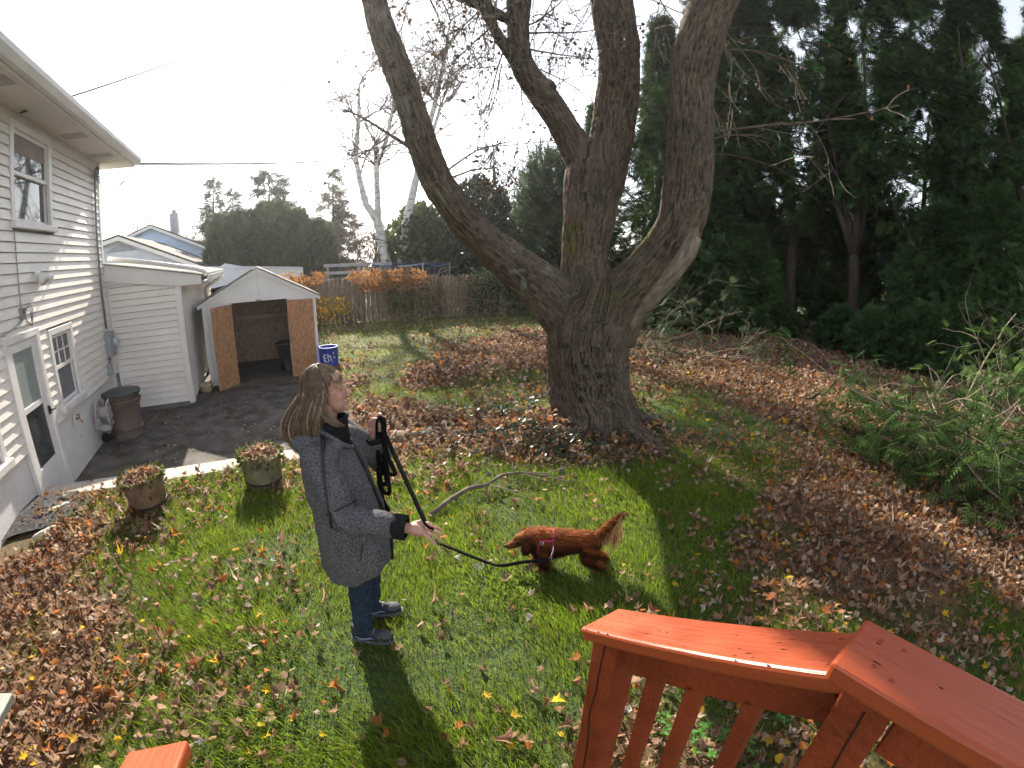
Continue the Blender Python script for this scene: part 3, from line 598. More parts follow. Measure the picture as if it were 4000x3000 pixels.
def roots():
    out = []
    for a, L in ((-2.2, .75), (-1.0, .95), (-.2, .75), (.9, .6), (2.6, .7), (3.6, .65), (-1.6, .6)):
        c, s = math.cos(a), math.sin(a); out.append([(np.array([TX+c*.30, TY+s*.30, .34]), .14), (np.array([TX+c*.44, TY+s*.44, .16]), .15), (np.array([TX+c*.42+c*L*.35, TY+s*.42+s*L*.35, .05]), .13), (np.array([TX+c*.42+c*L*.75, TY+s*.42+s*L*.75, -.05]), .07)])
    return out
maple = empty('maple_tree', (TX, TY, 0), 0, 'huge bare maple with thick ridged trunk dividing into spreading limbs', 'tree')
mb = MB(); ALL = LIMBS+roots()
for lb in ALL:
    P = [p for p, r in lb]; r_ = [r for p, r in lb]; fp = []; fr = []
    for i in range(len(P)-1):
        p0, p1, p2, p3 = P[max(i-1, 0)], P[i], P[i+1], P[min(i+2, len(P)-1)]
        for k in range(4):
            u = k/4; fp.append(.5*((2*p1)+(-p0+p2)*u+(2*p0-5*p1+4*p2-p3)*u*u+(-p0+3*p1-3*p2+p3)*u**3)); fr.append(r_[i]*(1-u)+r_[i+1]*u)
    fp.append(P[-1]); fr.append(r_[-1]); lb[:] = list(zip(fp, fr)); mb.tube(fp, fr, 20)
q = LIMBS[3][12]; mb.ell(q[0]+np.array([.07, -.05, .08]), (.09, .09, .08))          # healed knot
SCAR = limb([(2468,1262,20,5.66),(2545,1175,27,5.58),(2620,1085,31,5.52),(2690,990,33,5.49),(2722,925,24,5.50)]); mb.tube([p for p, r in SCAR], [r for p, r in SCAR], 12)
me = remeshed(mb, .0145, 7, .5)
V = getco(me); Nn = getno(me); wob = fbm(V*2.2, 3, 4)
acc = {}; D = np.full((len(ALL), len(V)), 1e9); BA_ = np.zeros((len(ALL), len(V), 2))
for i, lb in enumerate(ALL):
    base = 0.0
    for (a, ra_), (b, rb_) in zip(lb[:-1], lb[1:]):
        d = b-a; L = np.linalg.norm(d); d = d/L; u = np.clip((V-a)@d, 0, L); q = V-a-u[:, None]*d; dist = np.linalg.norm(q, axis=1)/(ra_+(rb_-ra_)*u/L)
        e1 = np.cross(d, [.31, .9, .1]); e1 /= np.linalg.norm(e1); e2 = np.cross(d, e1); w = dist < D[i]; D[i][w] = dist[w]
        BA_[i, w, 0] = (np.arctan2(q@e2, q@e1)*(ra_+.12)*.9)[w]+(.35*(base+u))[w]*(i == 0); BA_[i, w, 1] = (base+u)[w]; base += L
best = D.min(0); rg = np.zeros(len(V)); sw = np.zeros(len(V))
for i in range(len(ALL)):
    w = np.exp(-9*(D[i]-best)); k = w > .03
    if not k.any(): continue
    q = np.stack([BA_[i, k, 0]*56+4*wob[k], BA_[i, k, 1]*7.5, np.full(k.sum(), i*3.7)], -1); rg[k] += w[k]*(1-np.abs(2*fbm(q, 2, 12)-1)); sw[k] += w[k]
rg = np.clip((rg/sw-.45)/.5, 0, 1); lump = fbm(V*2.6, 2, 21)-.5; low = np.clip(1.6-V[:, 2], 0, 1)
sc_d = np.full(len(V), 9.0)
for (a, ra_), (b, rb_) in zip(SCAR[:-1], SCAR[1:]):
    d = b-a; L = np.linalg.norm(d); d = d/L; u = np.clip((V-a)@d, 0, L); sc_d = np.minimum(sc_d, np.linalg.norm(V-a-u[:, None]*d, axis=1)/ra_)
scm = np.clip((1.35-sc_d)/.3, 0, 1)
an0 = np.arctan2(V[:, 1]-TY, V[:, 0]-TX); flute = .030*np.sin(an0*6+V[:, 2]*1.8+2.5*wob)*low
setco(me, V+Nn*(((.042*(rg-.6))*(1-.45*np.clip(V[:, 2]/5, 0, 1))+.05*lump+flute)*(1-.85*scm))[:, None])
i = D.argmin(0); BA = np.stack([BA_[i, np.arange(len(V)), 0], BA_[i, np.arange(len(V)), 1], i*3.7], -1)
me.attributes.new('Bark', 'FLOAT_VECTOR', 'POINT').data.foreach_set('vector', np.ascontiguousarray(BA, np.float32).ravel())
c = np.array([.110, .083, .062])*(.36+.85*rg[:, None])*(.65+.7*wob[:, None])
moss = np.clip((fbm(V*4+5, 3, 51)-.50)*5, 0, 1)*np.clip(1.3-np.abs(V[:, 2]-2.0), 0, 1)*np.clip(-Nn[:, 0]*1.2+.1, 0, 1)
c = c*(1-moss[:, None]*.7)+np.array([.10, .095, .02])*moss[:, None]*.7
lich = np.clip((fbm(V*9+2, 3, 61)-.64)*7, 0, 1)*(i == 1)*.6
c = c*(1-lich[:, None])+np.array([.20, .20, .17])*lich[:, None]
c = c*(1-scm[:, None])+np.array([.21, .165, .12])*(.6+.7*fbm(V*np.array([20, 20, 8]), 2, 7))[:, None]*scm[:, None]
setcol(me, c)
m_bark = M('maple_bark', (1, 1, 1), .9, .30, 34, .55, 60, attr='Col', bark=True, stretch=(1, .16, 1), detail=6, spec=.2)
me.materials.append(m_bark); trunk = link('trunk', me, maple, -np.array([TX, TY, 0]))
# limbs and twigs above and around
mb = MB(); tips = []; rg_ = np.random.default_rng(5)
def tw(px, py, d, px2, py2, d2, r, depth=3, L=None, **k):
    a, b = at(px, py, d), at(px2, py2, d2); twigs(mb, a-np.array([TX, TY, 0]), b-a, L or np.linalg.norm(b-a), r, depth, rg_, tips=tips, rmin=.0045, **k)
for a in ((1600,575,5.3,1350,395,5.3,.022,2),(1735,700,5.4,1960,640,6.0,.016,2),(1720,690,5.4,1930,470,5.9,.014,2),(1640,560,5.3,1330,610,5.4,.012,2),(1680,640,5.4,1900,760,6.0,.012,2),
          (2060,130,5.8,2330,110,5.6,.016,3),(2060,190,5.8,2300,260,5.7,.014,3),(2060,100,5.8,2280,20,5.6,.014,2),(2050,240,5.8,2330,400,5.7,.012,2),(1930,90,5.7,1700,300,5.8,.014,3),(1900,30,5.7,1640,180,5.7,.014,3),(1990,150,5.75,1830,480,5.8,.013,3),(1840,0,5.75,1600,60,5.8,.012,3),(1960,250,5.75,1860,560,5.85,.010,3),(2030,300,5.75,2080,600,5.8,.009,3),
          (2780,200,5.7,3100,150,5.5,.014,2),(2560,140,5.6,2500,330,5.6,.012,2),(2760,520,5.65,3330,360,5.2,.016,2),(2760,560,5.65,3000,440,5.3,.012,2),(2770,600,5.65,3150,600,5.4,.010,1)):
    tw(*a, wob=.10, grav=-.02, kids=3, spread=.55)
for px, py, d in ((1370,-480,4.8),(2020,-520,5.7),(2350,-450,6.1),(2900,-350,5.7),(1400,-260,4.85),(2370,-220,6.1),(2850,-170,5.7),(1880,-200,5.7)):
    p = at(px, py, d)
    for j in range(3): twigs(mb, p-np.array([TX, TY, 0]), rg_.normal(size=3)*.5+np.array([(px-2300)/1500, rg_.normal()*.4, 1.2]), rg_.uniform(1.8, 2.8), .04, 3, rg_, tips=tips, wob=.10, grav=.06, kids=3, spread=.5, rmin=.006)
for j in range(40):                                # pendulous shoots hanging into the picture
    p = at(rg_.uniform(1450, 2650), rg_.uniform(-250, 0), rg_.uniform(5.3, 7)); twigs(mb, p-np.array([TX, TY, 0]), (rg_.normal()*.5, rg_.normal()*.3, -.7), rg_.uniform(.7, 1.7), .010, 2, rg_, tips=tips, rmin=.0045, wob=.13, grav=-.03, kids=4, spread=.5)
mb.obj('twig_crown', m_twig, maple)
tips = np.array(tips); sel = rg_.choice(len(tips), min(2000, len(tips)), False); P = tips[sel]+rg_.normal(size=(len(sel), 3))*.03
ax = np.stack([rg_.normal(size=len(P))*.4, rg_.normal(size=len(P))*.4, -np.ones(len(P))], -1)
v, f, c = cards(P, rg_.uniform(.018, .042, len(P)), ax, 'scrap', np.array([.085, .05, .028])*rg_.uniform(.5, 1.4, (len(P), 1)), rg_, curl=.5)
o = link('dry_leaves', npmesh('dry_leaves', v, f, m_leaf, c), maple); o['kind'] = 'stuff'

# ---------------------------------------------------------------- evergreen hedge trees
def crown_points(n, z0, z1, r0, rng, taper=1.4, shell=.55, flat=.0):
    u = rng.random(n)**.85; z = z0+(z1-z0)*u; prof = np.minimum(1, (1-u)*taper+.05)*np.minimum(1, .55+u*3)
    a = rng.random(n)*2*math.pi; lob = .8+.35*np.sin(a*3+z*1.3)*np.sin(z*2.1+a)
    rr = r0*prof*lob*(shell+(1-shell)*rng.random(n)**.5)
    return np.stack([rr*np.cos(a), rr*np.sin(a), z], -1), a
def evergreen_mesh(seed, n, z0, z1, r0, size, tone, taper=1.4, droop=.5, gaps=.38, shell=.45, kind='spray', nscale=.9):
    rng = np.random.default_rng(seed); P, a = crown_points(int(n*1.7), z0, z1, r0, rng, taper, shell)
    keep = fbm(P*nscale+seed, 2, seed) > gaps; P, a = P[keep][:n], a[keep][:n]
    ax = np.stack([np.cos(a), np.sin(a), -droop+rng.normal(size=len(P))*.45], -1)+rng.normal(size=(len(P), 3))*.35
    cl = fbm(P*1.7+seed*3, 2, seed+9)[:, None]; col = np.array(tone)*(.45+1.1*cl)*rng.uniform(.75, 1.25, (len(P), 1))+np.array([.02, .016, 0])*np.clip(cl-.5, 0, 1)*2
    v, f, c = cards(P, rng.uniform(.7, 1.3, len(P))*size, ax, kind, col, rng, nrm=np.stack([np.cos(a)*.3, np.sin(a)*.3, np.ones(len(P))], -1)+rng.normal(size=(len(P), 3))*.5, bend=.25)
    return npmesh('crown', v, f, m_fol, c)
TONE = (.048, .092, .028)
HM = [evergreen_mesh(101, 5200, 3.2, 12.5, 2.0, .42, TONE, 1.5, .5, .45), evergreen_mesh(102, 5200, 4.0, 12.8, 1.9, .40, TONE, 1.6, .5, .47), evergreen_mesh(103, 6500, .4, 11.5, 1.9, .42, (.054, .100, .028), 1.3, .45, .36)]
BM_ = [evergreen_mesh(111, 4200, .05, 3.9, 1.35, .36, (.056, .110, .034), 1.8, .15, .25, .5), evergreen_mesh(112, 4200, .05, 4.6, 1.5, .38, (.050, .102, .034), 1.7, .15, .25, .5), evergreen_mesh(113, 1800, .02, 1.2, .8, .26, (.05, .10, .034), 2.2, -.1, .2, .3)]
def trunk_mesh(seed, h, r, stems):
    rng = np.random.default_rng(seed); mb = MB(); f = 2.6 if stems > 1 else h*.5
    b = curve((0, 0, -.2), (0, 0, 1), f+.2, 5, .03, rng); mb.tube(b, [r*(1.25-.35*i/5) for i in range(6)], 10)
    for j in range(stems):
        d = np.array([rng.normal()*.16, rng.normal()*.16, 1]); mb.tube(curve(b[-1]-np.array([0, 0, .1]), d, h-f-1.5, 7, .035, rng, .02), [r*.72*(1-.85*i/7) for i in range(8)], 8)
    for j in range(14):
        z = rng.uniform(.5, 4.5); a = rng.random()*6.28; mb.tube(curve((0, 0, z), (math.cos(a), math.sin(a), rng.normal()*.3), rng.uniform(.5, 1.4), 4, .2, rng), [.02, .016, .012, .008, .004], 4)
    return mb.mesh('trunk', m_fstem, True)
TM = [trunk_mesh(201, 11.5, .17, 1), trunk_mesh(202, 11.5, .17, 4), trunk_mesh(203, 10.5, .15, 2)]
def hedge_tree(x, y, cm, tm, sc, rz, label, bush=False):
    e = empty('evergreen_shrub' if bush else 'evergreen_tree', (x, y, float(hz(x, y))), rz, label, 'shrub' if bush else 'tree', 'evergreens along the side hedge'); e.scale = (sc, sc, sc)
    link('crown', cm, e); 
    if tm: link('trunk', tm, e)
    return e
HT = [(3.1,18.6,2,0,.72,.3,'green arborvitae showing between the maple limbs, at the end of the hedge'),(5.3,17.0,2,0,.98,1.3,'tall arborvitae with sunlit green edge beside the sky'),(6.9,16.4,0,0,1.04,2.2,'tall dark arborvitae behind the leafy green shrubs'),(8.4,16.2,1,2,1.06,.4,'tall dark arborvitae with a slim double stem in the hedge'),(9.9,15.4,0,0,1.08,1.7,'tall dark arborvitae with a bare single stem at the shaded hedge gap'),(11.1,13.2,1,1,1.10,2.9,'tall arborvitae whose bare trunk forks into four upright stems'),(12.6,12.4,0,2,1.06,.9,'tall dark arborvitae with sky showing through its high crown'),(14.2,11.2,1,0,1.05,2.0,'tall dark arborvitae rising behind the big cypress shrub'),(15.6,9.3,0,1,1.0,3.0,'tall dark arborvitae above the brush pile at the hedge end'),(12.4,16.0,2,0,1.0,.2,'arborvitae in the rear row behind the forked trunk'),(15.5,13.2,2,0,1.0,1.1,'arborvitae in the rear row behind the hedge end'),(8.0,19.0,2,0,1.0,2.6,'arborvitae in the rear row behind the slim stems'),(10.2,18.4,2,0,1.0,.9,'arborvitae in the rear row between slim stems and forked trunk'),(13.6,17.6,2,0,1.05,1.9,'tall arborvitae in the rear row beyond the forked trunk'),(6.2,20.0,2,0,.9,2.1,'arborvitae in the rear row behind the sunlit one'),(17.6,11.8,2,0,1.0,.5,'arborvitae in the rear row beside the hedge end')]
for a in HT: hedge_tree(a[0], a[1], HM[a[2]], TM[a[3]], a[4], a[5], a[6])
for a in ((5.0,14.9,0,1.0,.4,'leafy green cypress shrub between the maple trunk and the branch heap'),(6.3,14.2,1,.95,1.9,'dense green cypress shrub filling the foot of the hedge'),(7.6,14.2,0,.85,2.7,'rounded cypress shrub beside the bare dark hedge gap'),(11.3,10.1,1,.95,.7,'big feathery cypress shrub beside the dark hedge gap'),(12.6,9.3,0,1.25,1.4,'tallest feathery cypress shrub over the brush pile'),(13.9,8.0,1,1.1,2.4,'feathery cypress shrub at the open end of the hedge'),(9.5,11.9,2,1.0,.2,'low green cypress seedling clump at the leaf edge'),(9.6,10.5,2,1.1,1.2,'low spreading cypress clump between leaves and hedge gap'),(10.3,9.2,2,1.35,2.2,'low cypress clump just behind the brush pile'),(8.6,13.6,2,.8,3.0,'smallest cypress seedling at the dark hedge gap'),(9.4,17.2,0,1.2,.3,'dark cypress shrub deep inside the hedge gap'),(11.3,16.2,1,1.1,1.3,'dark cypress shrub deep behind the forked trunk'),(13.2,14.6,0,1.2,2.3,'dark cypress shrub deep behind the hedge stems')):
    hedge_tree(a[0], a[1], BM_[a[2]], None, a[3], a[4], a[5], True)

# ---------------------------------------------------------------- background trees
def bg_tree(name, px, dist, zbase, label, build, cat='tree', group='trees beyond the fence'):
    p = at(px, 1100, dist); e = empty(name, (p[0], p[1], zbase), 0, label, cat, group); build(e); return e
def zat(px, py, dist): return at(px, py, dist)[2]
def conifer_layers(seed, h, r0, n, tone, tier=1.0, size=.5, asym=0.0):
    rng = np.random.default_rng(seed); P = []; A = []
    z = h*.12
    while z < h:
        u = z/h; rr = r0*(1-u)**.8*rng.uniform(.75, 1.2)
        for j in range(max(5, int(11*(1-u)+4))):
            a = rng.random()*6.28; L = rr*rng.uniform(.6, 1.1)*(1+asym*math.cos(a)); m = max(5, int(2*n*L))
            q = rng.random(m); P.append(np.stack([np.cos(a)*L*q, np.sin(a)*L*q, z-.25*L*q+.1*L*q*q+rng.normal(size=m)*.10], -1)+rng.normal(size=(m, 3))*np.array([.12, .12, .05])); A += [a]*m
        z += tier*rng.uniform(.7, 1.3)*(1-.5*u)
    P = np.concatenate(P); A = np.array(A); ax = np.stack([np.cos(A), np.sin(A), -.2+0*A], -1)+rng.normal(size=(len(P), 3))*.4
    col = np.array(tone)*rng.uniform(.6, 1.4, (len(P), 1)); v, f, c = cards(P, rng.uniform(.8, 1.5, len(P))*size, ax, 'spray', col, rng, bend=.3)
    return npmesh('crown', v, f, m_fol, c)
def stick(e, h, r, mat=m_fstem): MB().tube([(0, 0, -.3), (0, 0, h*.5), (0, 0, h*.97)], [r, r*.7, r*.12], 8).obj('trunk', mat, e)
GZ = -1.3
def mk(seed, h, r0, n, tone, **k):
    def b(e): link('crown', conifer_layers(seed, h, r0, n, tone, **k), e); stick(e, h, .16)
    return b
bg_tree('pine_tree', 1065, 33, GZ, 'wide shaggy pine with long sideways branches above the clipped evergreens', mk(301, zat(1065, 650, 33)-GZ, 4.3, 7, (.09, .13, .095), tier=1.1, size=.70, asym=.35))
bg_tree('spruce_tree', 1310, 34, GZ, 'narrow pointed spruce beside the birches', mk(302, zat(1310, 655, 34)-GZ, 3.4, 6, (.11, .12, .085), tier=.8, size=.55))
bg_tree('spruce_tree', 850, 35, GZ, 'tall slim spruce behind the blue house', mk(303, zat(855, 700, 35)-GZ, 2.7, 7, (.10, .12, .09), tier=.7, size=.5))
bg_tree('spruce_tree', 925, 36, GZ, 'shorter slim spruce beside the tall slim spruce', mk(304, zat(925, 735, 36)-GZ, 2.4, 7, (.10, .125, .10), tier=.8, size=.5))
def arb(seed, h, r0):
    def b(e):
        rng = np.random.default_rng(seed); n = 3600; u = rng.random(n); a = rng.random(n)*6.28; prof = np.sqrt(np.clip(1-np.clip((u-.55)/.47, 0, 1)**2, 0, 1)); rr = r0*prof*(.86+.14*rng.random(n))*(1+.10*np.sin(a*4+u*9))
        P = np.stack([rr*np.cos(a), rr*np.sin(a), u*h], -1); ax = np.stack([np.cos(a)*.5, np.sin(a)*.5, .8+0*a], -1)+rng.normal(size=(n, 3))*.3
        v, f, c = cards(P, rng.uniform(.25, .45, n), ax, 'spray', np.array([.105, .120, .062])*rng.uniform(.6, 1.35, (n, 1)), rng); link('crown', npmesh('crown', v, f, m_fol, c), e); stick(e, h*.9, .12)
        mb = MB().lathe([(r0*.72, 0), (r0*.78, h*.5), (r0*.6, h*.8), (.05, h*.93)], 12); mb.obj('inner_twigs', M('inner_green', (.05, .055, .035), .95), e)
    return b
for i, (px, py, r0, lb) in enumerate(((895, 850, 1.05, 'rounded clipped arborvitae nearest the blue house'), (975, 832, 1.15, 'rounded clipped arborvitae, second from the blue house'), (1070, 800, 1.2, 'highest rounded clipped arborvitae in the row of evergreens'), (1150, 822, 1.15, 'rounded clipped arborvitae, next to last before the pointed one'), (1225, 865, 1.05, 'lower rounded clipped arborvitae beside the narrow pointed one'), (1275, 890, .42, 'narrow pointed arborvitae closing the row of evergreens'))):
    bg_tree('arborvitae', px, 25+.4*(i % 2), GZ, lb, arb(310+i, zat(px, py, 25)-GZ, r0), 'tree', 'clipped evergreens behind the fence')
def broad(seed, h, r0, tone, n=3800, kind='oval', size=.30, gaps=.3, z0=.0):
    def b(e):
        rng = np.random.default_rng(seed); d = unit(rng.normal(size=(n*2, 3))); P = d*rng.random((n*2, 1))**.4*np.array([r0, r0, (h-z0)/2])+np.array([0, 0, z0+(h-z0)/2]); P = P[fbm(P*.9+seed, 2, seed) > gaps][:n]; m = len(P)
        ax = unit(P-np.array([0, 0, h*.4]))+rng.normal(size=(m, 3))*.6; cl = fbm(P*1.5, 2, seed+3)[:, None]
        v, f, c = cards(P, rng.uniform(.6, 1.3, m)*size, ax, kind, np.array(tone)*(.4+1.2*cl)*rng.uniform(.7, 1.3, (m, 1)), rng, bend=.3); link('crown', npmesh('crown', v, f, m_fol, c), e)
        mb = MB(); rr = np.random.default_rng(seed+1); twigs(mb, (0, 0, -.3), (0, 0, 1), h*.7, .11, 3, rr, kids=4, spread=.6); mb.obj('trunk', m_fstem, e)
    return b
bg_tree('evergreen_magnolia', 1870, 25, GZ, 'broad dark evergreen seen between the left limb and the middle stem', broad(331, zat(1850, 690, 25)-GZ, 2.0, (.055, .075, .045), 9500), group='broad evergreens beyond the fence')
bg_tree('cedar_tree', 2150, 21, -.9, 'grey green loose cedar close behind the middle maple stem', broad(332, zat(2150, 555, 21)+.9, 1.7, (.085, .115, .055), 6500, 'spray', .42, .28), group='broad evergreens beyond the fence')
bg_tree('green_shrub', 1640, 24, GZ, 'light green tall shrub behind the birches and the net', broad(333, zat(1640, 800, 24)-GZ, 1.9, (.085, .115, .045), 8000), 'shrub', 'broad evergreens beyond the fence')
bg_tree('holly_shrub', 2010, 19.5, -.8, 'glossy dark holly shrub behind the ivy fence', broad(334, zat(2030, 950, 19.5)+.8, 1.3, (.045, .075, .045), 4500, size=.18), 'shrub', 'broad evergreens beyond the fence')
def bare(seed, h, r, spread=.55, mat=m_twig, kids=5, depth=3, lean=0):
    def b(e):
        rng = np.random.default_rng(seed); mb = MB(); MB_ = curve((0, 0, -.3), (lean, 0, 1), h*.5, 5, .04, rng); mb.tube(MB_, [r*(1-.1*i) for i in range(6)], 7); mb.obj('trunk', mat, e); m2 = MB()
        for j in range(7): twigs(m2, MB_[rng.integers(2, 6)], (rng.normal()*spread, rng.normal()*spread, .8), h*rng.uniform(.3, .55), r*.45, depth, rng, kids=kids, spread=.5, wob=.08, n=5, k=4, rmin=.012)
        m2.obj('twig_crown', mat, e)
    return b
m_redtw = M('reddish_twig', (.22, .13, .10), .9, .2, 8)
for i, (px, py, d, lb, mt_) in enumerate(((425, 880, 36, 'bare grey tree in the gap between the house corner and the gable', m_twig), (690, 850, 42, 'bare tree behind the brick chimney', m_twig), (765, 835, 40, 'bare tree between chimney and slim spruce', m_twig), (1400, 790, 28, 'bare reddish twiggy tree behind the birches', m_redtw), (1480, 840, 29, 'low bare reddish thicket tree beside the birch feet', m_redtw), (1240, 760, 40, 'bare twiggy tree behind the narrow spruce', m_redtw), (2040, 640, 27, 'slender bare tree between dark evergreen and cedar', m_twig), (560, 860, 44, 'bare tree rising behind the blue gable', m_twig))):
    bg_tree('bare_tree', px, d, GZ, lb, bare(340+i, (zat(px, py, d)-GZ)*1.05, .12, mat=mt_), group='bare trees beyond the fence')
# birches
m_bmark = M('birch_marks', (.05, .045, .04), .9)
def birch(name, stems, label, seed):
    rng = np.random.default_rng(seed); b0 = at(stems[0][0][0], stems[0][0][1]+60, 23); e = empty(name, (b0[0], b0[1], GZ), 0, label, 'tree', 'white birches beyond the fence'); O_ = np.array([b0[0], b0[1], GZ])
    for st in stems:
        P = [at(x, y, 23)-O_ for x, y, w in st]; rr = [w*23*.00051 for x, y, w in st]
        if st[0][1] > 1000: P = [np.array([P[0][0]+.05, P[0][1], -.2])]+P; rr = [rr[0]*1.25]+rr
        s_ = MB().tube(P, rr, 10).obj('stem', m_birch, e, smooth=True)
        mk_ = MB()
        for j in range(26):
            i = rng.integers(0, len(P)-1); u = rng.random(); q = P[i]*(1-u)+P[i+1]*u; r = rr[i]*(1-u)+rr[i+1]*u; a0 = -math.pi/2+rng.normal()*.6; w = rng.uniform(.3, .9)
            mk_.tube([q+np.array([math.cos(a)*r*1.01, math.sin(a)*r*1.01, (a-a0)*.03]) for a in np.linspace(a0-w, a0+w, 5)], [.004, .016, .022, .016, .004], 4)
        mk_.obj('bark_marks', m_bmark, s_)['kind'] = 'stuff'
    m2 = MB()
    for st in stems:
        for j in range(10):
            x, y, w = st[rng.integers(len(st)//2, len(st))]; q = at(x, y, 23)-O_; twigs(m2, q, (rng.normal()*.6, rng.normal()*.4, .7), rng.uniform(1.0, 2.8), .045, 3, rng, kids=4, spread=.5, n=5, k=4, rmin=.012)
    m2.obj('twig_crown', m_twig, e)
birch('birch_tree', [[(1510,1030,20),(1490,930,19),(1475,860,17),(1430,800,13),(1405,700,11),(1390,620,10),(1400,480,8),(1403,330,5)], [(1478,880,13),(1475,780,12),(1470,650,11),(1468,570,9)], [(1468,660,9),(1500,580,8),(1530,450,7),(1550,330,5)]], 'white birch dividing into three thin upright stems', 351)
birch('birch_tree', [[(1570,1035,20),(1582,930,19),(1592,850,18),(1620,720,15),(1660,560,12),(1700,400,10),(1735,240,7),(1760,80,4)], [(1640,640,9),(1690,520,8),(1720,420,6),(1800,330,4)]], 'single leaning white birch stem crossing behind the left maple limb', 352)
# ---------------------------------------------------------------- neighbours' houses
def ons(x, y, s):
    d = wray(x, y); o = np.array([0, 0, CAM_H]); q = HO+HV*s; k = ((q-o)@HV)/(d@HV); P = o+k*d; return (P-HO)@NV, P[2]
def gable(name, label, s, pk, le, re_, depth, zlo, mat, course, roofmat, cat='house', ov=.35):
    """a gabled front facing the yard, at s along the house line; pk/le/re_ = pixels of ridge and eaves"""
    e = hroot(name, label, cat); (tp, zp), (tl, zl), (tr, zr) = ons(*pk, s), ons(*le, s), ons(*re_, s)
    fr = MB().prism([(tl, zlo), (tr, zlo), (tr, zr), (tp, zp-.02), (tl, zl)], s+.03, s+depth).obj('wall', m_trim, e)
    z = zlo
    while z < zp-.05:
        z2 = min(z+course, zp-.03); xs = []
        for zz in (z, z2-.012):
            fl = 0 if zz <= zl else (zz-zl)/(zp-zl); fr_ = 0 if zz <= zr else (zz-zr)/(zp-zr); xs.append((tl+(tp-tl)*fl, tr+(tp-tr)*fr_))
        if xs[0][1]-xs[0][0] > .05:
            MB().add([(xs[0][0], s, z), (xs[0][1], s, z), (xs[1][1], s+.018, z2-.012), (xs[1][0], s+.018, z2-.012)]+[(xs[0][0], s+.04, z), (xs[0][1], s+.04, z), (xs[1][1], s+.04, z2-.012), (xs[1][0], s+.04, z2-.012)], [(0, 1, 2, 3), (0, 4, 5, 1), (3, 2, 6, 7), (1, 5, 6, 2), (0, 3, 7, 4)]).obj('siding_board', mat, fr)
        z += course
    for (ta, za) in ((tl, zl), (tr, zr)):
        k = (zp-za)/(tp-ta); sg = -1 if ta < tp else 1; tb, zb_ = ta+sg*ov, za+k*sg*ov
        MB().prism([(tb, zb_-.02), (tb, zb_+.06), (tp, zp+.08), (tp, zp)], s-.35, s+depth).obj('roof', roofmat, e)
        MB().prism([(tb, zb_-.19), (tb, zb_-.021), (tp, zp-.001), (tp, zp-.17)], s-.36, s-.33).obj('rake_board', m_trim, e)
    return e, (tp, zp), (tl, zl), (tr, zr)
m_vent = M('attic_vent', (.36, .37, .42), .7)
m_droof = M('dark_roof', (.06, .05, .05), .9, .3, 12)
n1_, (tp, zp), _, _ = gable('pale_blue_house', 'pale blue gabled neighbour house with a triangular attic vent', 16.5, (470, 925), (300, 985), (800, 1040), 9, -1.4, m_lblue, .24, m_droof)
MB().prism([(tp-.75, zp-.62), (tp+.75, zp-.62), (tp, zp-.26)], 16.47, 16.497).obj('attic_vent', m_vent, n1_)
(ta, za), (tb, zb2), (tc, zc) = ons(620, 1048, 16.2), ons(1182, 1046, 16.2), ons(1182, 1080, 16.2)
cp = hroot('carport', 'low white carport roof reaching out from the pale blue house', 'carport')
MB().prism([(ta, za-.35), (ta, za), (tb, zb2), (tb, zc)], 16.0, 16.12).obj('fascia', m_trim, cp)
(td, zd), (te_, ze_) = ons(880, 1045, 16.0), ons(700, 1095, 16.0)
MB().prism([(ta+.5, zc-.45), (td, za-.05), (tb-.05, zc), (td, zc-.1)], 15.9, 15.97).obj('gable_board', m_lblue, cp)
MB().prism([(ta, za-.02), (ta, za+.03), (tb, zb2+.03), (tb, zb2-.02)], 15.85, 20.5).obj('carport_roof', m_lblue, cp)
for q in (.985, .55): MB().box(ta+(tb-ta)*q-.05, ta+(tb-ta)*q+.05, 16.13, 16.23, -1.6, zc+.05).obj('post', m_trim, cp)
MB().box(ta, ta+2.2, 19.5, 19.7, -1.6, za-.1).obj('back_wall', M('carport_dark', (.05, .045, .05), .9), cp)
n2_, (tp, zp), _, (tr, zr) = gable('blue_house', 'bright blue gabled house with a tall pale chimney', 25, (592, 882), (450, 950), (865, 985), 9, -1.6, m_blue, .30, m_droof, ov=.7)
(c0, cz0), (c1, cz1) = ons(667, 905, 26), ons(694, 832, 26)
ch = MB().box(c0, c1, 25.8, 26.5, cz0-.6, cz1).obj('chimney', M('pale_brick', (.42, .42, .46), .8, .1, 8), n2_); MB().box(c0+.12, c1-.12, 26.0, 26.3, cz1, cz1+.22).obj('chimney_cap', m_grey, ch)
MB().tube([(tr+.5, 24.7, zr-.1), (tr+.2, 24.75, zr-.5), (tr-.1, 24.8, zr-.7), (tr-.1, 24.8, -1.5)], .05, 6).obj('downspout', m_trim, n2_)

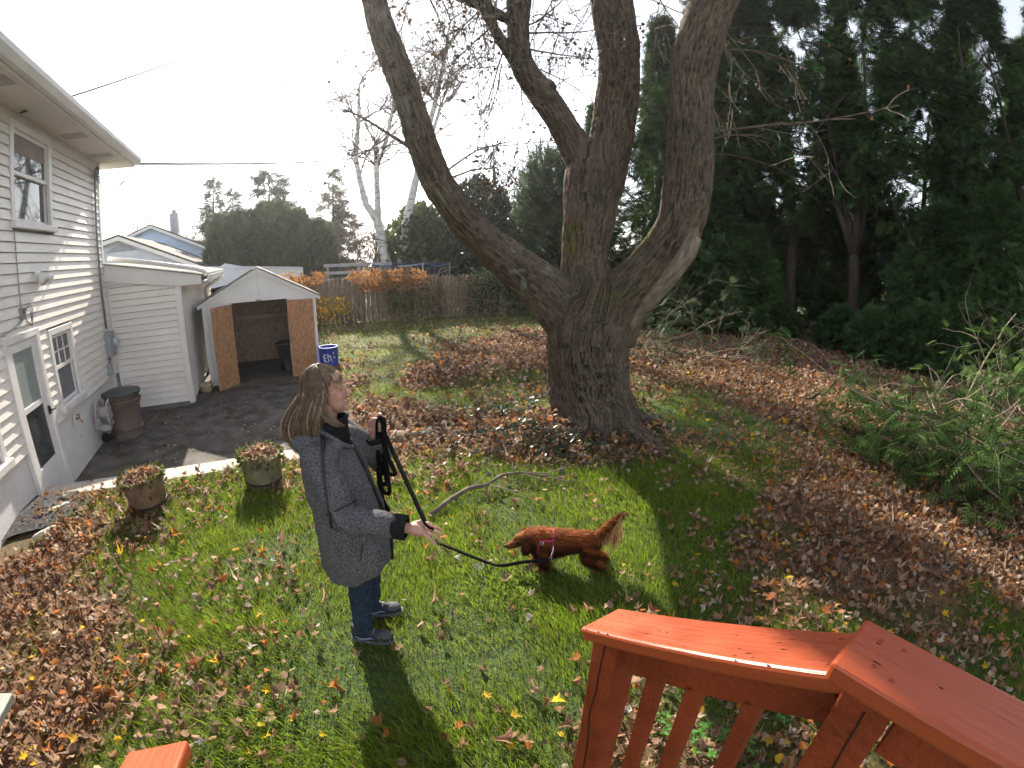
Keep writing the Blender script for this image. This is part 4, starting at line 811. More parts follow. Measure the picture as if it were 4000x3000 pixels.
# ---------------------------------------------------------------- board fence with vines
fa_, fb_, fc_ = g(1080, 1282), g(1960, 1228), np.array([4.2, 18.2, 0])
fence = empty('board_fence', fa_, 0, 'weathered brown board fence closing the far end of the lawn', 'fence')
pk = [MB().add([(-w/2, -.01, 0), (w/2, -.01, 0), (w/2, -.01, h_), (0, -.01, h_+.05), (-w/2, -.01, h_), (-w/2, .01, 0), (w/2, .01, 0), (w/2, .01, h_), (0, .01, h_+.05), (-w/2, .01, h_)], [(0, 1, 2, 3, 4), (9, 8, 7, 6, 5), (0, 5, 6, 1), (1, 6, 7, 2), (2, 7, 8, 3), (3, 8, 9, 4), (4, 9, 5, 0)]).mesh('fence_board', m_wood) for w, h_ in ((.135, 1.42), (.13, 1.45), (.14, 1.38))]
for a, b in ((fa_, fb_), (fb_, fc_)):
    d = b-a; L = np.linalg.norm(d[:2]); d /= L; an = math.atan2(d[1], d[0]); n = int(L/.152)
    for i in range(n):
        q = a+d*(i+.5)*.152-fa_; w = a+d*(i+.5)*.152; link('fence_board', pk[random.randrange(3)], fence, (q[0], q[1], float(hz(w[0], w[1]))+random.uniform(-.02, .03)), (random.uniform(-.01, .01), random.uniform(-.012, .012), an))
    for z in (.35, 1.1): MB().beam(Vector(a-fa_)+Vector((-d[1]*.04, d[0]*.04, z)), Vector(b-fa_)+Vector((-d[1]*.04, d[0]*.04, z)), .04, .09).obj('fence_rail', m_wood, fence)
    for i in range(int(L/2.4)+1):
        q = a+d*i*2.4-fa_+np.array([-d[1]*.1, d[0]*.1, 0]); MB().box(-.05, .05, -.05, .05, -.3, 1.5).obj('fence_post', m_wood, fence, loc=q, rot=(0, 0, an))
rg4 = np.random.default_rng(44)
def along(u):       # a point along the fence line, u in metres from the shed end
    L1_ = np.linalg.norm((fb_-fa_)[:2]); return fa_+(fb_-fa_)*u/L1_ if u < L1_ else fb_+(fc_-fb_)*(u-L1_)/np.linalg.norm((fc_-fb_)[:2])
def vine(name, label, u0, u1, z0, z1, n, tone, kind, size, stemmat, nst, cat='vine', thick=.22, down=.6, gaps=.35):
    p0 = along((u0+u1)/2); e = empty(name, (p0[0], p0[1], 0), 0, label, cat); O_ = np.array([p0[0], p0[1], 0]); mb = MB()
    for j in range(nst):
        u = rg4.uniform(u0, u1); q = along(u)-O_+np.array([0, -.12, 0]); zz = rg4.uniform(z0, z1)
        pts = [q+np.array([rg4.normal()*.05, -.05, .02]), q+np.array([rg4.normal()*.12, -.04, zz*.5]), q+np.array([rg4.normal()*.25, -.03, zz]), q+np.array([rg4.normal()*.6, -.05, zz+rg4.uniform(-.2, .25)]), q+np.array([rg4.normal()*.8, -.2, zz-rg4.uniform(0, .4)])]
        mb.tube(pts, [.014, .012, .010, .007, .004], 5)
    s_ = mb.obj('stems', stemmat, e); s_['kind'] = 'stuff'
    U = u0+(u1-u0)*rg4.beta(1.2, 1.45, n*2); Z = z0+(z1-z0)*rg4.beta(2, 1.6, n*2); P = np.array([along(u) for u in U])-O_; P[:, 2] = Z; P[:, 1] += -.10-np.abs(rg4.normal(size=n*2))*thick
    P = P[fbm(np.stack([U*1.2, Z*2, U*0], -1), 2, int(u0*7)+3) > gaps][:n]; m = len(P)
    ax = np.stack([rg4.normal(size=m)*.6, rg4.normal(size=m)*.4-.2, -down+rg4.normal(size=m)*.4], -1)
    v, f, c = cards(P, rg4.uniform(.6, 1.4, m)*size, ax, kind, np.array(tone)*rg4.uniform(.5, 1.5, (m, 1)), rg4, bend=.3, curl=.3); o = link('foliage', npmesh('foliage', v, f, m_leaf, c), e); o['kind'] = 'stuff'
    return e
vine('dead_vine', 'orange brown dried vine hanging over the top of the board fence', .3, 5.3, .95, 1.8, 2400, (.42, .20, .07), 'oval', .075, m_dead, 60, down=.8)
vine('dead_vine', 'thin leafless brown vine tangle on the middle of the fence', 3.6, 8.0, .1, 1.5, 900, (.19, .125, .055), 'oval', .06, m_dead, 50)
vine('green_creeper', 'sparse green creeper climbing the middle fence boards', 3.8, 5.8, .1, 1.3, 700, (.075, .12, .03), 'oval', .07, m_twig, 12)
vine('ivy', 'thick dark ivy blanketing the fence behind the left maple limb', 6.6, 13.2, -.05, 1.75, 5200, (.045, .075, .035), 'oval', .085, m_twig, 30, 'ivy', .20, .5, .12)
vine('yellow_shrub', 'small shrub with bright yellow leaves at the fence beside the shed', 1.4, 2.6, .05, .95, 300, (.62, .42, .03), 'maple', .06, m_twig, 12, 'shrub', .2, .3)
# grey deck boards and the netted trampoline beyond
gd = empty('raised_deck', at(1400, 1080, 21.5)*np.array([1, 1, 0])+np.array([0, 0, -1.3]), R(8), 'grey wooden raised deck rail behind the dried vine', 'deck')
zt = at(1400, 1025, 21.5)[2]+1.3
for z, h_ in ((zt-.09, .14), (zt-.42, .12), (zt-.85, .35)): MB().box(-1.55, 1.5, -.03, .03, z-h_/2, z+h_/2).obj('rail_board', M('grey_board', (.32, .31, .33), .8, .15, 6), gd)
for x in (-1.4, 0, 1.4): MB().box(x-.05, x+.05, .03, .12, -.1, zt-.02).obj('post', M('grey_post', (.30, .29, .30), .8, .15, 6), gd)
tpz = at(1600, 1030, 20.5)[2]; tr0 = at(1600, 1060, 20.5)
trm = empty('trampoline', (tr0[0], tr0[1], -1.2), 0, 'round trampoline with dark safety net and grey poles behind the fence', 'trampoline'); hz_ = tpz+1.2; rT = 1.65
m_net = bpy.data.materials.new('net'); m_net.use_nodes = True; _t = m_net.node_tree; _tr = _t.nodes.new('ShaderNodeBsdfTransparent'); _ms = _t.nodes.new('ShaderNodeMixShader'); _ms.inputs[0].default_value = .5
_t.nodes['Principled BSDF'].inputs['Base Color'].default_value = (.035, .04, .045, 1); _t.links.new(_tr.outputs[0], _ms.inputs[1]); _t.links.new(_t.nodes['Principled BSDF'].outputs[0], _ms.inputs[2]); _t.links.new(_ms.outputs[0], _t.nodes['Material Output'].inputs[0])
cir = np.linspace(0, 2*math.pi, 33); sag = lambda a: hz_-.10*abs(math.sin(a*3))
mb = MB(); mb.add([(rT*math.cos(a), rT*math.sin(a), z) for a in cir for z in (.75, sag(a))], [(2*i, 2*i+2, 2*i+3, 2*i+1) for i in range(32)]); mb.obj('safety_net', m_net, trm)
MB().tube([(rT*math.cos(a), rT*math.sin(a), sag(a)+.02) for a in cir], .022, 6, False).obj('net_hem', M('blue_hem', (.05, .08, .22), .6), trm)
MB().tube([(rT*math.cos(a), rT*math.sin(a), .75) for a in cir], .045, 6, False).obj('frame', m_grey, trm); MB().lathe([(rT-.05, .76), (.001, .765)], 24).obj('jumping_mat', m_black, trm)
for i in range(6):
    a = i*math.pi/3; MB().tube([(1.04*rT*math.cos(a), 1.04*rT*math.sin(a), -.1), (1.04*rT*math.cos(a), 1.04*rT*math.sin(a), hz_+.06)], .028, 6).obj('pole', m_grey, trm)

# ---------------------------------------------------------------- wires
def wire(label, pts, r=.012):
    P = [np.array(p, float) for p in pts]; out = []
    for a, b in zip(P[:-1], P[1:]): out += [a*(1-u)+b*u-np.array([0, 0, .6*np.linalg.norm(b-a)/30*4*u*(1-u)]) for u in np.linspace(0, 1, 12)[:-1]]
    out.append(P[-1]); mb = MB().tube(out, r, 5); return tag(mb.obj('overhead_wire', m_black, smooth=True), label, 'wire')
wire('black service cable strung from the house eave corner across the yard', [ST(3.62, .56, 4.2), at(1500, 600, 21), at(2175, 548, 22), at(3990, 560, 26)], .022)
wire('thin wire running from the soffit up past the bright sky', [ST(-.32, .12, 4.1), at(880, 152, 13), at(1560, 95, 16)], .012)
wire('thin wire crossing behind the maple near its upper limbs', [at(1560, 195, 19), at(2350, 232, 19), at(3000, 345, 20)], .016)
wire('low slack wire from the blue house past the clipped evergreens', [ST(24.6, *ons(890, 985, 24.6)), at(1250, 1000, 27), at(1500, 970, 29)], .016)
for i, (a, b, c) in enumerate((((.03, 2.75, 3.9), (.3, 3.3, 3.75), (.45, 3.55, 4.1)), ((.03, 2.72, 3.88), (.3, 3.3, 3.55), (.47, 3.57, 4.1)), ((.03, 2.70, 3.86), (.25, 3.2, 3.45), (.49, 3.58, 4.12)))):
    mid = [tuple(np.array(a)*(1-u)**2+2*u*(1-u)*np.array(b)+u*u*np.array(c)) for u in np.linspace(0, 1, 9)]; MB().tube(mid, .008, 5).obj('service_drop', m_black, house, smooth=True)

# ---------------------------------------------------------------- planters
m_pot = M('olive_pot', (.155, .135, .075), .75, .25, 8, .4, 40); m_potb = M('brown_pot', (.185, .12, .07), .75, .25, 8, .4, 40)
LEAFCOL = np.array([[.30, .155, .085], [.36, .20, .12], [.24, .12, .07], [.42, .26, .17], [.33, .13, .05], [.40, .31, .22]])
def planter(px, py, mat, label, seed, tilt):
    p = g(px, py); rng = np.random.default_rng(seed); e = empty('planter', (p[0], p[1]-.0, 0), 0, label, 'planter'); e.rotation_euler = (tilt[0], tilt[1], 0)
    MB().lathe([(.15, 0), (.165, .01), (.165, .045), (.14, .05), (.14, .065), (.185, .075), (.19, .09), (.212, .33), (.212, .35), (.19, .35), (.18, .31), (.001, .31)], 26).obj('pot', mat, e, smooth=True)
    MB().lathe([(.186, .074), (.199, .078), (.199, .094), (.187, .098)], 26).obj('base_ring', m_black, e, smooth=True)
    n = 110; a = rng.random(n)*6.28; r_ = .19*np.sqrt(rng.random(n)); P = np.stack([r_*np.cos(a), r_*np.sin(a), .33+.07*(1-(r_/.19)**2)+rng.normal(size=n)*.012], -1)
    v, f, c = cards(P, rng.uniform(.03, .06, n), rng.normal(size=(n, 3))*np.array([1, 1, .3]), 'maple', LEAFCOL[rng.integers(0, 6, n)]*rng.uniform(.6, 1.2, (n, 1)), rng, nrm=np.array([0, 0, 1.])+rng.normal(size=(n, 3))*.4, curl=.5); o = link('leaf_litter', npmesh('leaf_litter', v, f, m_leaf, c), e); o['kind'] = 'stuff'
    n = 260; a = rng.random(n)*6.28; P = np.stack([.205*np.cos(a), .205*np.sin(a), .36+rng.normal(size=n)*.015], -1)*np.array([1, 1, 1]); q = np.clip(rng.normal(size=n)*.8, 0, 1.6)*(rng.random(n) < .6); P[:, 2] -= q*.10; P[:, :2] *= (1+.06*q[:, None])
    v, f, c = cards(P, rng.uniform(.025, .06, n), np.stack([np.cos(a), np.sin(a), rng.normal(size=n)*.6], -1), 'oval', np.array([.13, .14, .045])*rng.uniform(.5, 1.5, (n, 1)), rng); o = link('trailing_plant', npmesh('trailing_plant', v, f, m_leaf, c), e); o['kind'] = 'stuff'
planter(592, 1985, m_potb, 'brown planter tub with drooping green plant and leaves, nearer the storm door', 401, (.03, -.05))
planter(1035, 1895, m_pot, 'olive planter tub full of brown leaves beside the woman', 402, (0, .02))

# ---------------------------------------------------------------- fallen branch and brush
def lay(x, y, z=.05): p = g(x, y); return np.array([p[0], p[1], float(hz(p[0], p[1]))+z])
fb0 = lay(1680, 2025); br = empty('fallen_branch', fb0, 0, 'forked grey fallen branch lying on the bright grass', 'branch'); rb = np.random.default_rng(9)
P = [lay(1680, 2025, .03), lay(1760, 1975, .07), lay(1830, 1938, .09), lay(1905, 1922, .09), lay(1960, 1890, .10), lay(2030, 1880, .10), lay(2110, 1888, .09), lay(2190, 1878, .08)]
MB().tube([p-fb0 for p in P], [.022, .021, .020, .018, .014, .011, .008, .004], 8).obj('main_stem', m_twig, br, smooth=True)
for i, (a, b) in enumerate(((3, (2150, 1930)), (4, (2080, 1850)), (5, (2220, 1850)), (3, (2060, 1960)), (5, (2200, 1925)), (2, (1900, 1895)), (6, (2260, 1900)))):
    q = lay(*b, .12 if i % 2 else .05); mb = MB(); d = q-P[a]; twigs(mb, P[a]-fb0, d, np.linalg.norm(d), .009, 2, rb, wob=.12, kids=3, spread=.5); mb.obj('side_branch', m_twig, br)
def brush(name, label, pts, n, rmax, seed, zt, foln, foltone, Lr=(.9, 2.0), up=.45):
    c = np.mean([lay(*p) for p in pts], 0); e = empty(name, (c[0], c[1], 0), 0, label, 'brush pile'); rng = np.random.default_rng(seed); tips = []
    for j in range(n):
        a = lay(*pts[rng.integers(len(pts))], .05)+np.array([rng.normal()*.3, rng.normal()*.3, rng.uniform(0, zt*.6)]); mb = MB()
        twigs(mb, a-np.array([c[0], c[1], 0]), (rng.normal(), rng.normal()*.7, abs(rng.normal())*up), rng.uniform(*Lr), rng.uniform(.4, 1)*rmax, 2, rng, wob=.16, grav=-.03, kids=4, spread=.6, tips=tips); mb.obj('branch', m_dead if rng.random() < .75 else m_twig, e)
    if foln:
        T_ = np.array(tips); P = T_[rng.integers(0, len(T_), foln)]+rng.normal(size=(foln, 3))*.18; P[:, 2] = np.abs(P[:, 2])*.8+.03
        keep = fbm(P*1.6, 2, seed) > .40; P = P[keep]; m = len(P); ax = rng.normal(size=(m, 3))*np.array([1, 1, .5])+np.array([-.5, -.4, -.2])
        v, f, cc = cards(P, rng.uniform(.14, .30, m), ax, 'spray', np.array(foltone)*rng.uniform(.5, 1.4, (m, 1)), rng, nrm=np.array([0, 0, 1.])+rng.normal(size=(m, 3))*.5); o = link('foliage', npmesh('foliage', v, f, m_fol, cc), e); o['kind'] = 'stuff'
    return e
brush('brush_pile', 'tangled heap of cut branches and green cypress sprays at the lawn edge', [(3640, 1790), (3720, 1830), (3800, 1880), (3740, 1720), (3880, 1800), (3960, 1900), (3940, 2040), (3660, 1700), (3990, 1750)], 46, .022, 71, .55, 3000, (.075, .13, .034), up=.55)
brush('brush_pile', 'low heap of bare pale cut branches behind the maple trunk', [(2480, 1390), (2600, 1400), (2700, 1395), (2800, 1400), (2560, 1350), (2880, 1400)], 24, .018, 72, .35, 500, (.07, .11, .05), up=.5)
mb = MB(); e = empty('cut_branch', lay(2930, 1410), 0, 'long straight cut branch lying in front of the bare heap', 'branch'); q = lay(2930, 1408)
mb.tube([lay(2930, 1408, .05)-q, lay(2780, 1400, .06)-q, lay(2650, 1385, .08)-q, lay(2560, 1370, .09)-q], [.03, .028, .022, .012], 7).obj('main_stem', m_dead, e)
e2 = MB(); twigs(e2, lay(2870, 1365, .05)-q, lay(3010, 1285, .3)-lay(2870, 1365, .05), 1.9, .02, 2, rb, kids=3, wob=.1); e2.obj('side_branch', m_dead, e)

# ---------------------------------------------------------------- ivy and dark leaves at the foot of the maple
n = 1500; a = RNG.random(n)*6.28; rr = .62+np.abs(RNG.normal(size=n))*.45; px_ = TX-.28+rr*np.cos(a)*1.15; py_ = TY+rr*np.sin(a)*.9-.1
keep = (fbm(xyz(px_*1.6, py_*1.6), 2, 81) > .50) | ((px_ < TX-.2) & (py_ < TY+.3) & (fbm(xyz(px_*2, py_*2), 2, 82) > .38)); px_, py_ = px_[keep], py_[keep]; m = len(px_)
P = np.stack([px_, py_, hz(px_, py_)+.03+np.abs(RNG.normal(size=m))*.05], -1)
v, f, c = cards(P, RNG.uniform(.04, .085, m), RNG.normal(size=(m, 3))*np.array([1, 1, .4]), 'oval', np.array([.035, .06, .034])*RNG.uniform(.6, 1.5, (m, 1)), RNG, nrm=np.array([0, 0, 1.])+RNG.normal(size=(m, 3))*.4)
o = link('ground_ivy', npmesh('ground_ivy', v, f, M('ivy_leaf', (1, 1, 1), .35, .2, 9, attr='Col', trans=.15, spec=.6), c)); tag(o, 'dark glossy ground ivy round the foot of the maple trunk', 'ivy', kind='stuff')
# clover tufts below the railing
def clover(px, py, seed):
    rng = np.random.default_rng(seed); p = lay(px, py, 0); e = empty('clover_plant', p, 0, 'bright green three-leaved clover plant below the red railing', 'plant', 'clover plants below the railing'); mb = MB(); L = []
    for j in range(9):
        a = rng.random()*6.28; r_ = rng.uniform(.02, .11); h_ = rng.uniform(.05, .10); q = np.array([r_*math.cos(a), r_*math.sin(a), h_]); mb.tube([(0, 0, 0), q*.5+np.array([0, 0, .01]), q], .002, 4); L.append((q, a))
    mb.obj('stems', M('clover_stem', (.12, .22, .05), .6), e)['kind'] = 'stuff'
    P = np.array([q for q, a in L for k in range(3)]); ax = np.array([[math.cos(a+k*2.1), math.sin(a+k*2.1), .15] for q, a in L for k in range(3)])
    v, f, c = cards(P, rng.uniform(.022, .034, len(P)), ax, 'oval', np.array([.10, .25, .05])*rng.uniform(.8, 1.2, (len(P), 1)), rng, nrm=np.tile([0, 0, 1.], (len(P), 1)), bend=.1); v2 = v.copy(); link('leaflets', npmesh('leaflets', v2, f, m_leaf, c), e)['kind'] = 'stuff'
for i, (a, b) in enumerate(((2790, 2900), (2720, 2960), (3060, 2830), (3120, 2790), (2560, 2880), (2900, 2990))): clover(a, b, 90+i)

# ---------------------------------------------------------------- grass
def in_lawn(x, y):
    s, t = inv_st(x, y); ok = ~((s > -1.02) & (t < 3.5)) & ~((s > -1.0) & (t < 4.2) & (hz(x, y) < -.10)) & (t > .02)
    return ok & (np.hypot(x-TX, y-TY) > .55)
def grass(n, y0, y1, x0f, x1f, hgt, wid, seed, thin):
    rng = np.random.default_rng(seed); y = y0+(y1-y0)*rng.random(n); x = (x0f+(x1f-x0f)*rng.random(n))*np.ones(n); 
    cvr = cover(x, y); pt = fbm(xyz(x*1.1, y*1.1), 3, 15); keep = in_lawn(x, y) & (rng.random(n) > np.clip(cvr*1.3-.12, 0, .985)) & (rng.random(n) < np.clip(.35+1.6*(pt-.22), .25, 1)); x, y, pt, cvr = x[keep], y[keep], pt[keep], cvr[keep]; m = len(x)
    z = hz(x, y); hh = hgt*rng.uniform(.45, 1.25, m)*(.6+.8*fbm(xyz(x*3.1, y*3.1), 2, 16)); a = rng.random(m)*6.28
    la = 5.2*fbm(xyz(x*.8, y*.8), 2, 19)+rng.normal(size=m)*.8; ln = hh*rng.uniform(.2, 1.15, m); lx, ly = np.cos(la)*ln, np.sin(la)*ln; wx, wy = np.cos(a)*wid/2, np.sin(a)*wid/2
    b = np.stack([x, y, z-.005], -1); W_ = np.stack([wx, wy, 0*wx], -1); mid = b+np.stack([lx*.35, ly*.35, hh*.6], -1); tip = b+np.stack([lx, ly, hh], -1)
    V = np.stack([b-W_, b+W_, mid+W_*.8, mid-W_*.8, tip], 1).reshape(-1, 3); k = np.arange(m)*5
    F4 = np.stack([k, k+1, k+2, k+3], -1); F3 = np.stack([k+3, k+2, k+4], -1)
    far = sstep((y-5.0)/5)[:, None]; dry = (rng.random((m, 1)) < .10+.25*np.clip(.45-pt, 0, .3)[:, None]+.18*far)
    col = np.array([.19, .27, .022])*(1-far)+np.array([.20, .215, .045])*far; col = col*rng.uniform(.6, 1.35, (m, 1))*(.75+.55*pt[:, None]); col = np.where(dry, np.array([.27, .22, .10])*rng.uniform(.6, 1.2, (m, 1)), col)
    return V, F4, F3, np.repeat(col[:, None], 5, 1).reshape(-1, 3)
m_grass = M('grass_blade', (1, 1, 1), .5, .1, 5, attr='Col', trans=.58, spec=.3)
GP = [grass(150000, .5, 2.6, -3.6, 3.8, .070, .0042, 501, 0), grass(150000, 2.6, 5.0, -4.4, 5.2, .065, .0055, 502, 0), grass(90000, 5.0, 9.5, -4.5, 8, .06, .009, 503, 0), grass(60000, 9.5, 18, -7, 9.5, .06, .016, 504, 0)]
V = []; F4 = []; F3 = []; C = []; n = 0
for v, a, b, c in GP: V.append(v); F4.append(a+n); F3.append(b+n); C.append(c); n += len(v)
o = link('grass', npmesh('grass', np.concatenate(V), [np.concatenate(F4), np.concatenate(F3)], m_grass, np.concatenate(C))); tag(o, 'short green autumn lawn grass between the fallen leaves', 'grass', kind='stuff')

# ---------------------------------------------------------------- fallen leaves
LC2 = np.array([[.39, .245, .155], [.46, .30, .20], [.32, .195, .125], [.50, .36, .26], [.40, .20, .09], [.25, .145, .09], [.53, .44, .35]])
def litter(n, x0, x1, y0, y1, size, kind, seed, zk=1.0, lo=0.0):
    rng = np.random.default_rng(seed); x = x0+(x1-x0)*rng.random(n); y = y0+(y1-y0)*rng.random(n); cvr = cover(x, y)
    keep = in_lawn(x, y) & (rng.random(n) < np.clip(1.35*cvr**(1.6 if y1 < 6 else 1.8), lo, 1)); x, y, cvr = x[keep], y[keep], cvr[keep]; m = len(x)
    P = np.stack([x, y, hz(x, y)+.012+zk*rng.random(m)**1.5*(.02+.075*cvr)+.02*(cvr < .5)], -1); nr = np.array([0, 0, 1.])+rng.normal(size=(m, 3))*(.28+.35*cvr[:, None]); a = rng.random(m)*6.28
    col = LC2[rng.choice(7, m, p=[.2, .15, .2, .1, .13, .17, .05])]*rng.uniform(.42, 1.2, (m, 1)); ye = rng.random(m) < .05*(1-cvr)+.008; col[ye] = np.array([.62, .40, .04])*rng.uniform(.7, 1.1, (ye.sum(), 1)); og = rng.random(m) < .06; col[og] = np.array([.48, .17, .04])*rng.uniform(.7, 1.1, (og.sum(), 1))
    return cards(P, rng.uniform(.55, 1.35, m)*size, np.stack([np.cos(a), np.sin(a), rng.normal(size=m)*.25], -1), kind, col, rng, nrm=nr, bend=.45, curl=1.15)
LP = [litter(5600, -4.2, 5.5, .5, 2.6, .038, 'maple', 601), litter(8500, -4.2, 5.5, .5, 2.6, .036, 'scrap', 611), litter(9500, -5.4, 8.5, 2.6, 5.2, .040, 'maple', 602), litter(19000, -5.4, 8.5, 2.6, 5.2, .038, 'scrap', 612), litter(26000, -4.5, 10.5, 5.2, 9.0, .048, 'scrap', 603), litter(32000, -7, 11, 9.0, 17.6, .056, 'scrap', 604)]
v, f, c = merge(LP); o = link('leaf_litter', npmesh('leaf_litter', v, f, m_leaf, c)); tag(o, 'brown fallen maple leaves strewn and heaped over the lawn', 'leaves', kind='stuff')
# the pieces on the patio and the path
n = 700; s_ = RNG.uniform(-.95, 4.0, n); t_ = RNG.uniform(.05, 3.6, n); zz = np.where(s_ < -.70, .03, -.285); P = np.array([ST(a, b, z) for a, b, z in zip(s_, t_, zz)]); k = fbm(P*1.3, 2, 8) > .42; P = P[k]; m = len(P)
v, f, c = cards(P, RNG.uniform(.015, .05, m), RNG.normal(size=(m, 3))*np.array([1, 1, .15]), 'scrap', LC2[RNG.integers(0, 7, m)]*RNG.uniform(.5, 1.1, (m, 1)), RNG, nrm=np.array([0, 0, 1.])+RNG.normal(size=(m, 3))*.25, curl=.4)
o = link('leaf_scraps', npmesh('leaf_scraps', v, f, m_leaf, c)); tag(o, 'small leaf scraps scattered over the dark patio and path', 'leaves', kind='stuff')
# the leaves that show largest: each one a thing of its own
KL = [('curled_leaf', 'curled brown maple leaf lying on the near lawn', 'curled brown leaves on the near lawn', [(.33, .185, .115), (.38, .235, .15), (.28, .15, .09)], .052, 1.3),
      ('yellow_leaf', 'flat bright yellow maple leaf lying on the grass', 'yellow leaves on the near lawn', [(.70, .46, .03), (.62, .40, .05)], .040, .4),
      ('pale_leaf', 'pale silvery leaf lying upside down on the grass', 'pale leaves on the near lawn', [(.50, .44, .38), (.46, .43, .40)], .040, .6),
      ('orange_leaf', 'rusty orange maple leaf lying on the near lawn', 'orange leaves on the near lawn', [(.48, .17, .045), (.42, .14, .05)], .048, 1.0)]
KM = []
for nm, lb, gr, cols, sz, cu in KL:
    ms = []
    for i in range(5):
        rng = np.random.default_rng(700+i+len(nm)); v, f, c = cards(np.zeros((1, 3)), [sz], np.array([[0, 1., 0]]), 'maple', np.array([cols[i % len(cols)]])*rng.uniform(.85, 1.15), rng, nrm=np.array([[0, 0, 1.]]), bend=.3, curl=np.array([cu*rng.uniform(.6, 1.3)]))
        st = MB().tube([(0, -.1*sz, .002), (.05*sz, -.6*sz, .006), (.0, -1.1*sz, .012)], .0013, 4); nv = len(v); v = np.concatenate([v, np.array(st.V)]); c = np.concatenate([c, np.tile(c[:1]*.8, (len(st.V), 1))])
        ms.append(npmesh(nm, v, [f, np.array([q for q in st.F if len(q) == 4])+nv], m_leaf, c))
    KM.append(ms)
rl_ = np.random.default_rng(77); cnt = [0, 0, 0, 0]; want = [170, 50, 40, 40]
while sum(cnt) < 300:
    px, py = rl_.uniform(60, 3950), rl_.uniform(2080, 2990); p = g(px, py); cvr = float(cover([p[0]], [p[1]])[0])
    k = int(rl_.choice(4, p=[.57, .17, .13, .13])) if cvr > .2 else int(rl_.choice(4, p=[.35, .30, .2, .15]))
    if cnt[k] >= want[k] or p[1] < .55 or not in_lawn(p[:1], p[1:2])[0] or rl_.random() > .12+cvr: continue
    o = link(KL[k][0], KM[k][rl_.integers(5)], None, (p[0], p[1], float(hz(p[0], p[1]))+.035+.05*cvr), (rl_.normal()*.3, rl_.normal()*.3, rl_.random()*6.28)); s_ = rl_.uniform(.75, 1.3); o.scale = (s_, s_, s_)
    tag(o, KL[k][1], 'leaf', KL[k][2]); cnt[k] += 1
# ---------------------------------------------------------------- the woman
def aY(x, y, Y): d = wray(x, y); return np.array([0, 0, CAM_H])+d*(Y/d[1])
m_skin = M('skin', (1, 1, 1), .55, .08, 30, .1, 120, attr='Col', spec=.35)
m_tweed = M('grey_tweed', (.045, .044, .048), .95, .0, 150, .35, 220, col2=(.205, .20, .21), thr=(.36, .72), spec=.15, detail=2)
m_rib = M('black_knit', (.012, .012, .013), .9, .3, 60, .3, 120, spec=.2)
m_jean = M('blue_denim', (.020, .034, .058), .85, .3, 40, .25, 150, spec=.2)
m_shoe = M('navy_shoe', (.022, .026, .038), .7, .4, 60, .3, 120); m_mesh = M('grey_shoe_mesh', (.07, .073, .08), .8, .3, 90); m_sole = M('shoe_sole', (.11, .12, .16), .6, .15, 30)
m_hair = M('hair', (1, 1, 1), .5, .25, 40, attr='Col', spec=.25)
m_lace = M('laces', (.45, .45, .46), .7)
WX, WY = -.87, 2.16
wom = empty('person', (WX, WY, 0), 0, 'woman in long grey tweed hooded coat and jeans, looking up, holding a dog leash', 'person')
OFF = np.array([WX, WY, 0])
def put(me, name, mat=None, parent=wom):
    if mat: me.materials.append(mat)
    return link(name, me, parent)
HC = np.array([-.925, 2.165, 1.543])-OFF; HRm = np.array(Euler((0, R(-11), R(6))).to_matrix())
def hd(x, y, z): return HC+HRm@np.array([x, y, z])
hrot = Matrix(HRm.tolist())
def aell(mb, c, r, k=14): mb.ell(hd(*c), r, k, hrot)
def chain(mb, pts, r, k=8):
    mb.tube(pts, r, k)
    for p, q in ((pts[0], r[0]), (pts[-1], r[-1])): mb.ell(p, (q, q, q), 8)
body = MB()
aell(body, (-.012, 0, .03), (.095, .074, .088), 20); aell(body, (.033, 0, -.035), (.060, .058, .085), 18); aell(body, (.042, 0, -.078), (.046, .047, .042)); aell(body, (.080, 0, -.100), (.019, .021, .018))
for s in (-1, 1):
    aell(body, (.064, s*.040, -.030), (.030, .021, .030)); aell(body, (.048, s*.034, -.058), (.040, .026, .040)); aell(body, (.080, s*.028, .024), (.016, .026, .009)); aell(body, (.080, s*.031, .002), (.011, .013, .011)); aell(body, (-.004, s*.072, -.012), (.018, .009, .032)); aell(body, (.002, s*.072, -.044), (.010, .008, .012)); aell(body, (.103, s*.012, -.040), (.011, .008, .008))
body.tube([hd(.088, 0, .018), hd(.102, 0, -.008), hd(.116, 0, -.033), hd(.108, 0, -.044)], [.009, .0105, .0125, .008], 10)
aell(body, (.095, 0, -.0635), (.011, .023, .0062)); aell(body, (.091, 0, -.0765), (.011, .019, .0065)); aell(body, (.06, 0, .06), (.035, .055, .045))
body.tube([hd(-.012, 0, -.06), np.array([-.075, 0, 1.38]), np.array([-.08, 0, 1.30])], [.058, .056, .075], 14)
# trunk, arms, legs under the clothes
body.tube([(-.075, 0, 1.34), (-.06, 0, 1.22), (-.04, 0, 1.05), (-.02, 0, .90), (-.01, 0, .78)], [.06, .10, .11, .12, .12], 14)
RS, RE, RWr = np.array([-.07, -.175, 1.275]), np.array([.075, -.265, 1.0]), np.array([.385, -.285, .965])
LS, LE, LWr = np.array([-.07, .175, 1.275]), np.array([.14, .275, 1.06]), np.array([.112, .205, 1.245])
for S_, E__, W__ in ((RS, RE, RWr), (LS, LE, LWr)): chain(body, [S_, (S_+E__)/2, E__, (E__+W__)/2, W__], [.045, .045, .043, .04, .027])
for sy, yk in ((-1, -.11), (1, .11)): chain(body, [np.array([-.0, yk, .80]), np.array([.02, yk, .46]), np.array([0, yk, .09])], [.08, .058, .04])
